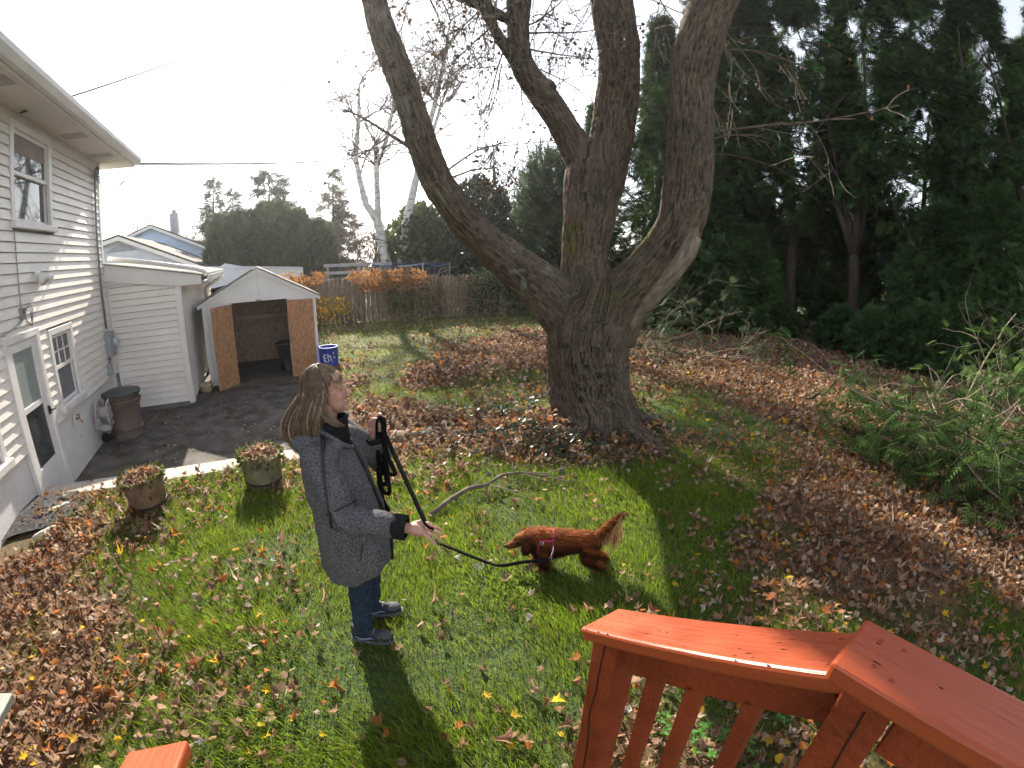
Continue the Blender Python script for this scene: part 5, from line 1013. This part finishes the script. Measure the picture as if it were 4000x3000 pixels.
# right hand: thumb laid over the strap, fingers reaching forward under it
w = RWr; body.tube([w, w+np.array([.035, 0, -.004]), w+np.array([.075, -.002, -.010])], [.026, .033, .028], 12); body.ell(w+np.array([.058, 0, -.008]), (.042, .036, .020), 14)
for j, (yy, L_, dz) in enumerate(((.036, .070, -.004), (.013, .080, -.016), (-.011, .074, -.028), (-.032, .056, -.040))):
    a = w+np.array([.086, yy, -.010]); chain(body, [a, a+np.array([L_*.45, yy*.1, dz*.5]), a+np.array([L_*.75, yy*.1, dz*.9-.004]), a+np.array([L_*.95, yy*.08, dz-.014])], [.0095, .0088, .0082, .0075])
chain(body, [w+np.array([.03, .022, .012]), w+np.array([.062, .018, .027]), w+np.array([.10, .008, .026]), w+np.array([.118, .004, .018])], [.014, .0125, .011, .0095])
# left hand: a fist closed on the loops, knuckles to the viewer
w = LWr; body.ell(w+np.array([.012, .0, .055]), (.040, .022, .042), 14); body.tube([w, w+np.array([.006, 0, .03])], [.026, .03], 10)
for j in range(4):
    z = .092-.021*j; a = w+np.array([.038, -.004, z]); L_ = (.9, 1, .95, .8)[j]
    chain(body, [a+np.array([-.020, -.018, .0]), a+np.array([.014, -.024, .004]), a+np.array([.034*L_, -.008, .004]), a+np.array([.030*L_, .014, .0]), a+np.array([.008, .018, -.002])], [.0105, .0108, .0102, .0095, .0085])
chain(body, [w+np.array([.0, .022, .05]), w+np.array([.012, .036, .085]), w+np.array([.035, .028, .105]), w+np.array([.05, .008, .108])], [.014, .0125, .011, .009])
me = remeshed(body, .0048, 3, .4); V = getco(me); L = (V-HC)@HRm
c = np.tile(np.array([.46, .255, .185]), (len(V), 1))
def spot(p, r, k=1.0): return (np.clip(1-np.linalg.norm((L-np.array(p))/np.array(r), axis=1), 0, 1)**.5*k)[:, None]
for s in (-1, 1):
    c = c*(1-spot((.07, s*.045, -.03), (.045, .035, .04), .35))+np.array([.52, .22, .16])*spot((.07, s*.045, -.03), (.045, .035, .04), .35)
    q = spot((.092, s*.031, .003), (.014, .022, .0075), .9); c = c*(1-q)+np.array([.05, .03, .022])*q
    q = spot((.095, s*.030, .030), (.02, .028, .008), .6); c = c*(1-q)+np.array([.13, .08, .05])*q
q = spot((.104, 0, -.070), (.016, .024, .013), .9); c = c*(1-q)+np.array([.42, .12, .11])*q
q = spot((.106, 0, -.0700), (.02, .024, .0028), .9); c = c*(1-q)+np.array([.12, .03, .03])*q
q = np.clip(fbm(V*60, 2, 5)-.55, 0, 1)[:, None]*1.2; c = c*(1-q)+np.array([.40, .19, .13])*q
tipm = (V[:, 0] > .47) & (V[:, 2] < 1.1); c[tipm] = c[tipm]*.4+np.array([.56, .28, .24])*.6
setcol(me, c); bodyo = put(me, 'body', m_skin)
# coat
coat = MB(); k = 28
rings = [(1.345, -.075, .075, .085), (1.325, -.08, .10, .135), (1.29, -.085, .125, .185), (1.22, -.075, .150, .208), (1.10, -.055, .170, .212), (.97, -.03, .186, .214), (.84, -.008, .198, .220), (.70, .005, .204, .226), (.60, .002, .200, .226), (.52, -.004, .194, .222), (.495, -.006, .186, .214)]
Vr = []
for z, xc, a, b in rings:
    for j in range(k):
        t = 2*math.pi*j/k; f = 1+.035*math.sin(3*t+z*7)*(1.2-z)+.02*math.sin(5*t+2)*(1.2-z); zz = z+(.05*max(0, math.cos(t)) if z < .53 else 0)
        Vr.append((xc+a*math.cos(t)*f, b*math.sin(t)*f, zz))
n = len(rings); coat.add(Vr, [(i*k+j, (i+1)*k+j, (i+1)*k+(j+1) % k, i*k+(j+1) % k) for i in range(n-1) for j in range(k)]+[tuple(range(k)), tuple(range(n*k-1, (n-1)*k-1, -1))])
for S_, E__, W__ in ((RS, RE, RWr), (LS, LE, LWr)):
    C_ = E__+(W__-E__)*.80; coat.tube([S_+np.array([.02, -.05*np.sign(S_[1]), .0]), S_*.75+E__*.25+np.array([-.005, 0, -.005]), S_*.4+E__*.6, E__+np.array([-.012, 0, -.012]), E__*.6+C_*.4+np.array([0, 0, -.008]), C_], [.085, .088, .080, .078, .068, .060], 16)
    coat.ell(S_+np.array([0, -.01*np.sign(S_[1]), -.02]), (.085, .080, .075), 14)
for c_, r_ in (((-.175, 0, 1.285), (.070, .130, .080)), ((-.165, -.05, 1.30), (.09, .10, .065)), ((-.165, .05, 1.30), (.09, .10, .065)), ((-.195, 0, 1.235), (.05, .09, .06)), ((-.03, -.105, 1.30), (.09, .045, .035)), ((-.03, .105, 1.30), (.09, .045, .035))): coat.ell(c_, r_, 16)
me = remeshed(coat, .0085, 5, .5); V = getco(me); Nn = getno(me)
arm = np.linalg.norm(V-(RE+np.array([.03, 0, 0])), axis=1); wr = .026*(fbm(V*np.array([9, 9, 12]), 2, 5)-.5)+.012*np.sin(V[:, 0]*60+V[:, 2]*45+6*fbm(V*6, 2, 3))*np.exp(-(arm/.12)**2)+.010*np.sin(np.arctan2(V[:, 1], V[:, 0])*9+3*fbm(V*3, 2, 9))*np.clip(1.0-V[:, 2], 0, .5)*(np.abs(V[:, 1]) < .24)
setco(me, V+Nn*wr[:, None]); co_ = put(me, 'coat', m_tweed)
for S_, E__, W__ in ((RS, RE, RWr), (LS, LE, LWr)):
    C_ = E__+(W__-E__)*.775; D_2 = E__+(W__-E__)*1.0; d = (W__-E__)/np.linalg.norm(W__-E__)
    mb = MB().tube([C_, C_+d*.015, (C_+D_2)/2, D_2-d*.006, D_2-d*.002], [.057, .0625, .063, .062, .052], 20, False); me = mb.mesh('cuff', m_rib, True); o = link('cuff', me, co_); m = o.modifiers.new('s', 'SOLIDIFY'); m.thickness = .006
# standing collar, zip, drawstring, seams
mb = MB(); k = 30; rows = []
for i, (z, a, b, dx) in enumerate(((1.27, .118, .115, -.035), (1.32, .100, .098, -.03), (1.37, .090, .088, -.025), (1.405, .090, .086, -.018))):
    for j in range(k+1):
        t = -2.35+4.7*j/k; rows.append((dx-.035+a*math.cos(t)+.018*max(0, math.cos(t))*i/3, b*math.sin(t), z+.022*max(0, math.cos(t))*(i > 0)))
mb.add(rows, [(i*(k+1)+j, i*(k+1)+j+1, (i+1)*(k+1)+j+1, (i+1)*(k+1)+j) for i in range(3) for j in range(k)]); o = link('collar', mb.mesh('collar', m_rib, True), co_); m = o.modifiers.new('s', 'SOLIDIFY'); m.thickness = .010
def on_front(z, t=0.0, out=.012):
    for (z1, x1, a1, b1), (z0, x0, a0, b0) in zip(rings[:-1], rings[1:]):
        if z0 <= z <= z1: u = (z-z0)/(z1-z0); return np.array([(x0+(x1-x0)*u)+(a0+(a1-a0)*u+out)*math.cos(t), (b0+(b1-b0)*u+out)*math.sin(t), z])
MB().tube([on_front(z, .03, .006) for z in np.linspace(.56, 1.30, 16)], .010, 6).obj('zip', m_black, co_, smooth=True)
MB().tube([(-.04, -.135, 1.36), (-.025, -.175, 1.345), (-.005, -.245, 1.30), (.005, -.285, 1.22), (.015, -.312, 1.13), (.025, -.335, 1.05), (.03, -.345, .98)], [.012, .012, .008, .0065, .006, .006, .0075], 6).obj('drawstring', m_black, co_, smooth=True)
MB().tube([(-.07, -.10, 1.375), (.0, -.115, 1.345), (.045, -.09, 1.30), (.075, -.05, 1.27)], .012, 8).obj('hood_edge', m_tweed, co_, smooth=True)
u_ = (RE-RS)/np.linalg.norm(RE-RS); pc = RS+(RE-RS)*.86; e1 = np.cross(u_, [1, 0, 0]); e1 /= np.linalg.norm(e1); e2 = np.cross(u_, e1)
MB().tube([pc+.0815*(e1*math.cos(t)+e2*math.sin(t)) for t in np.linspace(0, 2*math.pi, 21)], .0028, 5, False).obj('sleeve_seam', m_rib, co_)
MB().beam((.12, -.205, .80), (.10, -.218, .70), .006, .004).obj('pocket_zip', m_black, co_)
# jeans and shoes
mb = MB()
for yk in (-.11, .105):
    mb.tube([(.005, yk*.9, .78), (.025, yk, .60), (.030, yk, .46), (.012, yk, .30), (.0, yk, .16), (.002, yk, .085)], [.10, .085, .070, .064, .056, .058], 18)
me = remeshed(mb, .008, 3); V = getco(me); setco(me, V+getno(me)*(.010*(fbm(V*np.array([8, 8, 22]), 2, 15)-.5)*(1+2*(V[:, 2] < .2)))[:, None]); put(me, 'jeans', m_jean)
for yk, yaw in ((-.115, -.02), (.115, .22)):
    sh = empty('shoe'); sh.parent = wom; sh.location = (.0, yk, .018); sh.rotation_euler = (0, 0, yaw)
    prof = [(-.075, .030, .045, .055), (-.05, .036, .052, .075), (.0, .039, .050, .078), (.05, .043, .040, .062), (.10, .046, .030, .046), (.145, .042, .024, .036), (.175, .028, .018, .026)]
    mb = MB(); kk = 16
    mb.add([(x, w_*math.cos(t)*(1 if math.sin(t) < 0 else .85), .03+hgt_*max(0, math.sin(t))+.02*min(0, math.sin(t))) for x, w_, h0, hgt_ in prof for t in np.linspace(0, 2*math.pi, kk, False)], [(i*kk+j, i*kk+(j+1) % kk, (i+1)*kk+(j+1) % kk, (i+1)*kk+j) for i in range(len(prof)-1) for j in range(kk)]+[tuple(range(kk-1, -1, -1)), tuple(range((len(prof)-1)*kk, len(prof)*kk))])
    mb.tube([(-.03, 0, .07), (-.028, 0, .125)], [.05, .044], 14); me = remeshed(mb, .006, 4); o = put(me, 'upper', m_shoe, sh)
    MB().ell((.118, 0, .052), (.058, .041, .022), 16).obj('toe_box', m_mesh, sh, smooth=True)
    so = MB(); so.add([(x, w_*1.08*sg, z) for x, w_ in ((-.082, .020), (-.06, .036), (0, .040), (.06, .045), (.12, .047), (.165, .036), (.19, .016)) for z in (0, .024) for sg in (-1, 1)], [f for i in range(6) for f in ((4*i, 4*i+4, 4*i+5, 4*i+1), (4*i+2, 4*i+3, 4*i+7, 4*i+6), (4*i, 4*i+2, 4*i+6, 4*i+4), (4*i+1, 4*i+5, 4*i+7, 4*i+3))]+[(0, 1, 3, 2), (24, 26, 27, 25)]); so.obj('sole', m_sole, sh, bevel=.006)
    for i in range(4): MB().tube([(.025+.018*i, -.022, .098-.010*i), (.03+.018*i, 0, .107-.011*i), (.025+.018*i, .022, .098-.010*i)], .0028, 5).obj('lace', m_lace, sh)
    MB().tube([(-.05, -.043, .055), (.0, -.048, .042), (.05, -.046, .055), (.075, -.046, .048)], [.003, .007, .006, .002], 5).obj('side_stripe', M('stripe', (.18, .22, .34), .6), sh)
# hair
rh = np.random.default_rng(31)
def hairpt(phi, u, lift=1.0):
    th = min(u/.34, 1)*R(98); C = np.array([-.014, 0, .034]); rx, ry, rz = .107*lift, .086*lift, .104*lift
    p = C+np.array([rx*math.sin(th)*math.cos(phi), ry*math.sin(th)*math.sin(phi), rz*math.cos(th)]); p = hd(*p)
    if u > .34:
        w = (u-.34)/.66; bk = max(0, -math.cos(phi)); L_ = .265+.065*bk; bul = math.sin(w*math.pi*.62)
        p = p+np.array([-.175*bul*(.30+.70*bk)+.10*w*w*bk, (.040*bul-.030*w*w)*math.sin(phi), -L_*w])
    return p+np.array([.005*math.sin(u*17+phi*11), .004*math.sin(u*15+phi*7), 0])*max(0, u-.3)
PH = np.linspace(R(62), R(298), 44); UU = np.linspace(0, 1, 30); V = []; 
for u in UU:
    for ph in PH: V.append(hairpt(ph, u*(.82+.07*math.sin(ph*7)+.05*math.sin(ph*17)), .985+.022*math.sin(ph*23+u*3)+.012*math.sin(ph*41)))
n = len(PH); F = np.array([(i*n+j, i*n+j+1, (i+1)*n+j+1, (i+1)*n+j) for i in range(len(UU)-1) for j in range(n-1)])
V = np.array(V); base = np.array([.085, .055, .036]); me = npmesh('hair', V, F, m_hair, base*(.6+.9*fbm(V*np.array([70, 70, 6]), 2, 3))[:, None], smooth=True)
hair = link('hair', me, wom); m = hair.modifiers.new('s', 'SOLIDIFY'); m.thickness = .012; m.offset = -1
fr = []
for j in range(16):
    for i in range(8):
        ph = R(-62+124*j/15); u = .02+.30*i/7*(.86+.10*math.sin(j*2.1)); fr.append(hairpt(ph, u, 1.02+.012*math.sin(j*3)))
me = npmesh('fringe', np.array(fr), np.array([(j*8+i, j*8+i+1, (j+1)*8+i+1, (j+1)*8+i) for j in range(15) for i in range(7)]), m_hair, base*1.3*np.ones((len(fr), 1)), smooth=True); o = link('fringe', me, hair); m = o.modifiers.new('s', 'SOLIDIFY'); m.thickness = .006; m.offset = -1
def strands(specs, wid, nseg):
    V = []; F = []; C = []
    for pts, colr, w_ in specs:
        P = np.array(pts); t = np.gradient(P, axis=0); sd = np.cross(t, [.3, -.9, .3]); sd = unit(sd); n0 = sum(len(x) for x in V)
        ww = (w_*np.concatenate([np.linspace(.7, 1, len(P)//2), np.linspace(1, .15, len(P)-len(P)//2)]))[:, None]; V.append(np.concatenate([P-sd*ww, P+sd*ww])); m = len(P)
        F += [(n0+i, n0+i+1, n0+m+i+1, n0+m+i) for i in range(m-1)]; C += [colr]*(2*m)
    return np.concatenate(V), np.array(F), np.array(C)
sp_ = []
for j in range(2300):
    ph = rh.uniform(R(58), R(302)); u0 = rh.uniform(0, .5); u1 = rh.uniform(.70, 1.06); lf = rh.uniform(.99, 1.06)+(.05*rh.random() if rh.random() < .2 else 0); jit = rh.normal(size=3)*(.004 if rh.random() < .8 else .014); wv = rh.normal()*.03
    pts = [hairpt(ph+wv*math.sin(u*9), u, lf)+jit*u+rh.normal(size=3)*.0008 for u in np.linspace(u0, u1, 9)]; hl = rh.random(); cc = (np.array([.36, .27, .185]) if hl < .2 else np.array([.16, .095, .05]) if hl < .62 else np.array([.045, .027, .017]))*rh.uniform(.7, 1.25)
    sp_.append((pts, cc, rh.uniform(.0009, .0024)))
for j in range(150):
    ph = R(rh.uniform(-66, 66)); u1 = rh.uniform(.24, .345); lf = rh.uniform(1.01, 1.07); pts = [hairpt(ph+.1*math.sin(u*12), u, lf) for u in np.linspace(.0, u1, 8)]; sp_.append((pts, np.array([.24, .165, .10])*rh.uniform(.4, 1.2), rh.uniform(.001, .0024)))
for j in range(90):                                     # locks sweeping forward below the ear
    y0 = rh.uniform(-.085, -.05); a = hd(-.012+rh.normal()*.012, y0-.022, -.02); pts = [a+np.array([.01*u+.085*u*u*rh.uniform(.7, 1.2), -.012*u, -.17*u+.05*u*u]) for u in np.linspace(0, 1, 8)]; sp_.append((pts, np.array([.12, .08, .05])*rh.uniform(.5, 1.6), rh.uniform(.0012, .0028)))
v, f, c = strands(sp_, 0, 0); o = link('hair_strands', npmesh('hair_strands', v, f, m_hair, c), hair); o['kind'] = 'stuff'

# ---------------------------------------------------------------- the dog
DX, DY = .30, 2.86
dog = empty('dog', (DX, DY, -.008), R(-4), 'long-haired red dachshund in a pink harness walking on the grass, tail raised', 'dog')
def dp(x, y, z): return np.array([x-DX, y, z])
db = MB(); k = 18
secs = [(.625, .245, .028, .035), (.605, .242, .058, .062), (.56, .240, .074, .080), (.49, .242, .074, .078), (.41, .236, .078, .090), (.33, .226, .086, .106), (.24, .218, .093, .118), (.18, .218, .083, .108), (.14, .228, .062, .080), (.115, .235, .035, .045)]
db.add([dp(x, ry*math.cos(t), zc+rz*math.sin(t)) for x, zc, ry, rz in secs for t in np.linspace(0, 2*math.pi, k, False)], [(i*k+j, i*k+(j+1) % k, (i+1)*k+(j+1) % k, (i+1)*k+j) for i in range(len(secs)-1) for j in range(k)]+[tuple(range(k-1, -1, -1)), tuple(range((len(secs)-1)*k, len(secs)*k))])
db.tube([dp(.20, 0, .255), dp(.14, 0, .262), dp(.09, 0, .248)], [.085, .072, .056], 14)
db.ell(dp(.075, 0, .244), (.056, .050, .050), 16); db.ell(dp(.05, 0, .250), (.03, .034, .026)); db.tube([dp(.058, 0, .222), dp(.02, 0, .198), dp(-.015, 0, .176), dp(-.026, 0, .170)], [.036, .031, .025, .017], 12); db.tube([dp(.05, 0, .200), dp(.0, 0, .170)], [.026, .016], 10)
for s in (-1, 1):
    db.tube([dp(.10, s*.036, .262), dp(.108, s*.056, .235), dp(.104, s*.062, .195), dp(.098, s*.058, .165)], [.018, .026, .030, .018], 10)
    fx = -.02 if s > 0 else .03
    db.tube([dp(.225, s*.060, .185), dp(.215+fx*.3, s*.066, .115), dp(.205+fx, s*.064, .055), dp(.195+fx, s*.064, .018)], [.046, .031, .021, .018], 12); db.ell(dp(.18+fx, s*.064, .016), (.030, .022, .017))
    bx_ = .0 if s < 0 else .035
    db.tube([dp(.565, s*.050, .215), dp(.545, s*.066, .140), dp(.560+bx_*.4, s*.064, .105)], [.064, .048, .032], 14); db.tube([dp(.560+bx_*.4, s*.064, .110), dp(.640+bx_, s*.060, .085), dp(.652+bx_, s*.060, .078)], [.029, .018, .016], 10); db.tube([dp(.650+bx_, s*.060, .080), dp(.634+bx_, s*.060, .018)], [.017, .015], 10); db.ell(dp(.618+bx_, s*.060, .015), (.030, .020, .015))
db.tube([dp(.60, 0, .275), dp(.65, 0, .335), dp(.70, 0, .405), dp(.75, 0, .455), dp(.772, 0, .470)], [.032, .024, .019, .014, .008], 10)
me = remeshed(db, .007, 4, .5); V = getco(me); Nn = getno(me); X_ = V[:, 0]+DX
def dogcol(X_, V, Nn):
    top = np.clip(Nn[:, 2]*.9+.15, 0, 1)[:, None]; c = np.array([.036, .011, .006])*(1-top)+np.array([.26, .070, .014])*top  # sunlit back and shaded sides are put into the fur colour
    e = (np.clip(1-np.abs(X_-.105)/.04, 0, 1)*np.clip((np.abs(V[:, 1])-.03)/.015, 0, 1))[:, None]; c = c*(1-.8*e)+np.array([.035, .016, .012])*.8*e
    mz = np.clip((.07-X_)/.05, 0, 1)[:, None]; c = c*(1-.5*mz)+np.array([.22, .085, .03])*.5*mz
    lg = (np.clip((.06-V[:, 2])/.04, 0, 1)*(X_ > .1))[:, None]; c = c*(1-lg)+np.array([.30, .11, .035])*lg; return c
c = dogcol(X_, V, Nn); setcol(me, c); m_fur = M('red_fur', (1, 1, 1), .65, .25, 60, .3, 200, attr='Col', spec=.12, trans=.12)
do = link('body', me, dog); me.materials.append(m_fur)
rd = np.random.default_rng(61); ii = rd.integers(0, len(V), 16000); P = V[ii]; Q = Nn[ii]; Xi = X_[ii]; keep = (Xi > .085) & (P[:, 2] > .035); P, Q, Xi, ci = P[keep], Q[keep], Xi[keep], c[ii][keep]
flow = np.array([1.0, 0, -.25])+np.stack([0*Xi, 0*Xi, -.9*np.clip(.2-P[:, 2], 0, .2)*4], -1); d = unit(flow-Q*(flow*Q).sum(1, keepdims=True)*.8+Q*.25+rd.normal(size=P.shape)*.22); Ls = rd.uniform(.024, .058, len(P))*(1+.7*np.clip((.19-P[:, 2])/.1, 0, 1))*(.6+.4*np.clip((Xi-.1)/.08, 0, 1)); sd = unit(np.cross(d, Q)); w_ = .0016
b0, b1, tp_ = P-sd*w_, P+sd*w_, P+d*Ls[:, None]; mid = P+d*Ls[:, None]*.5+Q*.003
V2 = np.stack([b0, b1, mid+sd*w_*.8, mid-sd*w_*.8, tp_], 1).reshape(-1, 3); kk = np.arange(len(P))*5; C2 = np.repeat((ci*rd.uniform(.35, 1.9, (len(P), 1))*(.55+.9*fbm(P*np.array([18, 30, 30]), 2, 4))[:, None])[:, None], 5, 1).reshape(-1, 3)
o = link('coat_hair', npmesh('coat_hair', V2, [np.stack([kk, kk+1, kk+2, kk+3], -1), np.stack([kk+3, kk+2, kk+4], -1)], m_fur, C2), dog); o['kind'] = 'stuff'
sp_ = []; TP = [dp(.61, 0, .285), dp(.65, 0, .335), dp(.70, 0, .405), dp(.75, 0, .455), dp(.775, 0, .47)]
for j in range(700):
    u = rd.random()*3.99; i = int(u); a = TP[i]*(1-u+i)+TP[i+1]*(u-i)+np.array([0, rd.normal()*.010, rd.normal()*.006]); L_ = rd.uniform(.7, 1.15)*(.06+.052*u); dr_ = np.array([.20-.10*u+rd.normal()*.20, rd.normal()*.12, -1.0]); dr_ /= np.linalg.norm(dr_)
    if rd.random() < .3: dr_ = np.array([.6, rd.normal()*.2, .45])/.8; L_ *= .3
    pts = [a+dr_*L_*s_+np.array([.05*s_*s_*L_*4*.1, 0, -.02*s_*s_]) for s_ in np.linspace(0, 1, 6)]; sp_.append((pts, (np.array([.58, .31, .14]) if rd.random() < .65 else np.array([.13, .05, .02]))*rd.uniform(.6, 1.3), rd.uniform(.0012, .0024)))
for j in range(300):
    s = -1 if j % 2 else 1; a = dp(rd.uniform(.085, .125), s*rd.uniform(.045, .066), rd.uniform(.19, .262)); sp_.append(([a+np.array([.012*q, s*.010*q, -.055*q]) for q in np.linspace(0, 1, 5)], np.array([.030, .013, .008])*rd.uniform(.5, 2.0), .0028))
v, f, cc = strands(sp_, 0, 0); o = link('tail_plume', npmesh('tail_plume', v, f, m_fur, cc), dog); o['kind'] = 'stuff'
MB().ell(dp(-.036, 0, .178), (.014, .015, .013), 12).obj('nose', m_black, dog, smooth=True)
for s in (-1, 1): MB().ell(dp(.036, s*.037, .238), (.009, .008, .009), 10).obj('eye', m_black, dog, smooth=True)
m_pink = M('pink_webbing', (.40, .02, .08), .6, .15, 60); hn = empty('harness'); hn.parent = dog; m_chrome = M('chrome', (.6, .6, .62), .2, .05, metal=1)
def band(x0, x1, zc, ry, rz, t0, t1, name='chest_strap', w_=.020):
    T_ = np.linspace(t0, t1, 26); rows = [dp((x0 if e == 0 else x1)+0*t, ry*math.cos(t), zc+rz*math.sin(t)) for t in T_ for e in (0, 1)]
    o = MB().add(rows, [(2*i, 2*i+1, 2*i+3, 2*i+2) for i in range(25)]).obj(name, m_pink, hn, smooth=True); m = o.modifiers.new('s', 'SOLIDIFY'); m.thickness = .004; m.offset = 1
band(.192, .208, .222, .094, .116, 0, 2*math.pi); band(.298, .313, .220, .096, .118, 0, 2*math.pi)
MB().beam(dp(.20, -.081, .292), dp(.305, -.083, .296), .016, .004, (0, -1, .5)).obj('side_strap', m_pink, hn)
MB().tube([dp(.225+.013*math.cos(t), -.107, .285+.013*math.sin(t)) for t in np.linspace(0, 6.283, 15)], .003, 6, False).obj('ring', m_chrome, hn)
CL = dp(.288, -.150, .200); MB().tube([dp(.305, -.106, .268)+0, dp(.305, -.116, .245), dp(.296, -.13, .222), CL], [.006, .005, .005, .004], 6).obj('snap_hook', m_chrome, hn, smooth=True)
MB().tube([CL+np.array([.011*math.cos(t), 0, .011*math.sin(t)-.008]) for t in np.linspace(0, 6.283, 13)], .003, 6, False).obj('ring', m_chrome, hn)

# ---------------------------------------------------------------- the leash
m_web = M('black_webbing', (.008, .008, .009), .95, .3, 80, .3, 150, spec=.08)
def smoothp(P, n=6):
    P = [np.array(p, float) for p in P]; out = []
    for i in range(len(P)-1):
        p0, p1, p2, p3 = P[max(i-1, 0)], P[i], P[i+1], P[min(i+2, len(P)-1)]
        for q in range(n): u = q/n; out.append(.5*((2*p1)+(-p0+p2)*u+(2*p0-5*p1+4*p2-p3)*u*u+(-p0+3*p1-3*p2+p3)*u**3))
    return out+[P[-1]]
def ribbon(pts, face, w_=.024, th=.0025, tw=None):
    P = np.array(smoothp(pts)); t = unit(np.gradient(P, axis=0)); f0 = np.array(face, float); V = []; F = []; n = len(P)
    for i in range(n):
        sd = np.cross(t[i], f0); sd /= max(np.linalg.norm(sd), 1e-6); nn = np.cross(sd, t[i]); a = (tw[0]+(tw[1]-tw[0])*i/(n-1)) if tw else 0.0; s2 = sd*math.cos(a)+nn*math.sin(a); n2 = np.cross(s2, t[i])
        V += [P[i]+s2*w_/2*x+n2*th/2*y for x, y in ((-1, -1), (1, -1), (1, 1), (-1, 1))]
    F = [(4*i+j, 4*i+(j+1) % 4, 4*i+4+(j+1) % 4, 4*i+4+j) for i in range(n-1) for j in range(4)]+[(0, 1, 2, 3), (4*n-1, 4*n-2, 4*n-3, 4*n-4)]
    return MB().add(V, F)
LH = OFF+LWr+np.array([.052, -.004, .085]); RH = OFF+RWr+np.array([.10, .004, .012])
cl = np.array(dog.matrix_basis @ Vector(CL-np.array([0, 0, .018]))); view = np.array([.38, -.92, .25])
lsh = empty('dog_leash', LH, 0, 'long black flat webbing leash, looped in one hand and running to the dog', 'leash')
def rel(P): return [np.array(p)-LH for p in P]
def Lp(x, y, Y=2.34): return aY(1400+x/2.552, 1600+y/2.552, Y)
for i, (a, bx2, by2, b2, yy) in enumerate(((170, 262, 745, 205, 2.36), (190, 292, 838, 232, 2.33), (178, 235, 640, 215, 2.38), (200, 345, 650, 240, 2.35))):
    top = LH+np.array([.0, .0, .012+.003*i]); P = [Lp(a+25, by2-40, yy)*.0+Lp(a+18, by2*.72, yy), Lp(a+5, by2*.4, yy), Lp(a, 150, yy), Lp(a+25, 88, yy), Lp(a+58, 115, yy-.015), Lp(b2+22, 300, yy-.015), Lp(b2+55, by2*.72, yy-.012), Lp(bx2+18, by2-30, yy-.005), Lp(bx2, by2, yy), Lp(a+45, by2-45, yy+.004), Lp(a+18, by2*.72, yy+.005)]
    ribbon(rel(P), view, tw=(.25*i-.3, .2)).obj('loop', m_web, lsh, smooth=True)
ribbon(rel([Lp(175, 160, 2.37), Lp(185, 420, 2.37), Lp(205, 700, 2.35), Lp(245, 900, 2.30), Lp(305, 1015, 2.22)]), view).obj('tail_end', m_web, lsh, smooth=True)
ribbon(rel([Lp(215, 85, 2.33), Lp(250, 150, 2.32), *[Lp(262, 230, 2.30)*(1-q)+(RH+np.array([-.01, 0, .02]))*q for q in (0, .25, .5, .75, 1)], RH+np.array([.02, -.002, -.002])]), view, tw=(0, .6)).obj('upper_strap', m_web, lsh, smooth=True)
ribbon(rel([RH+np.array([.02, -.002, -.002]), aY(1400+700/2.552, 1600+1290/2.552, 1.95), aY(1400+900/2.552, 1600+1370/2.552, 2.12), aY(1400+1276/2.552, 1600+1520/2.552, 2.38), aY(1958, 2209, 2.58), aY(2050, 2195, 2.64), cl]), (.2, -.5, .8), tw=(.6, -.4)).obj('lower_strap', m_web, lsh, smooth=True)
# ---------------------------------------------------------------- thin haze volume, added mostly to stand in for lens glare
m_haze = bpy.data.materials.new('haze'); m_haze.use_nodes = True; _t = m_haze.node_tree; _t.nodes.clear()
_o = _t.nodes.new('ShaderNodeOutputMaterial'); _v = _t.nodes.new('ShaderNodeVolumePrincipled'); _v.inputs['Color'].default_value = (.95, .96, 1, 1); _v.inputs['Density'].default_value = .0008; _v.inputs['Anisotropy'].default_value = .75
_t.links.new(_v.outputs[0], _o.inputs['Volume'])
hzb = MB().box(-420, 420, -420, 420, -3, 16.5).obj('haze', m_haze); tag(hzb, kind='stuff')
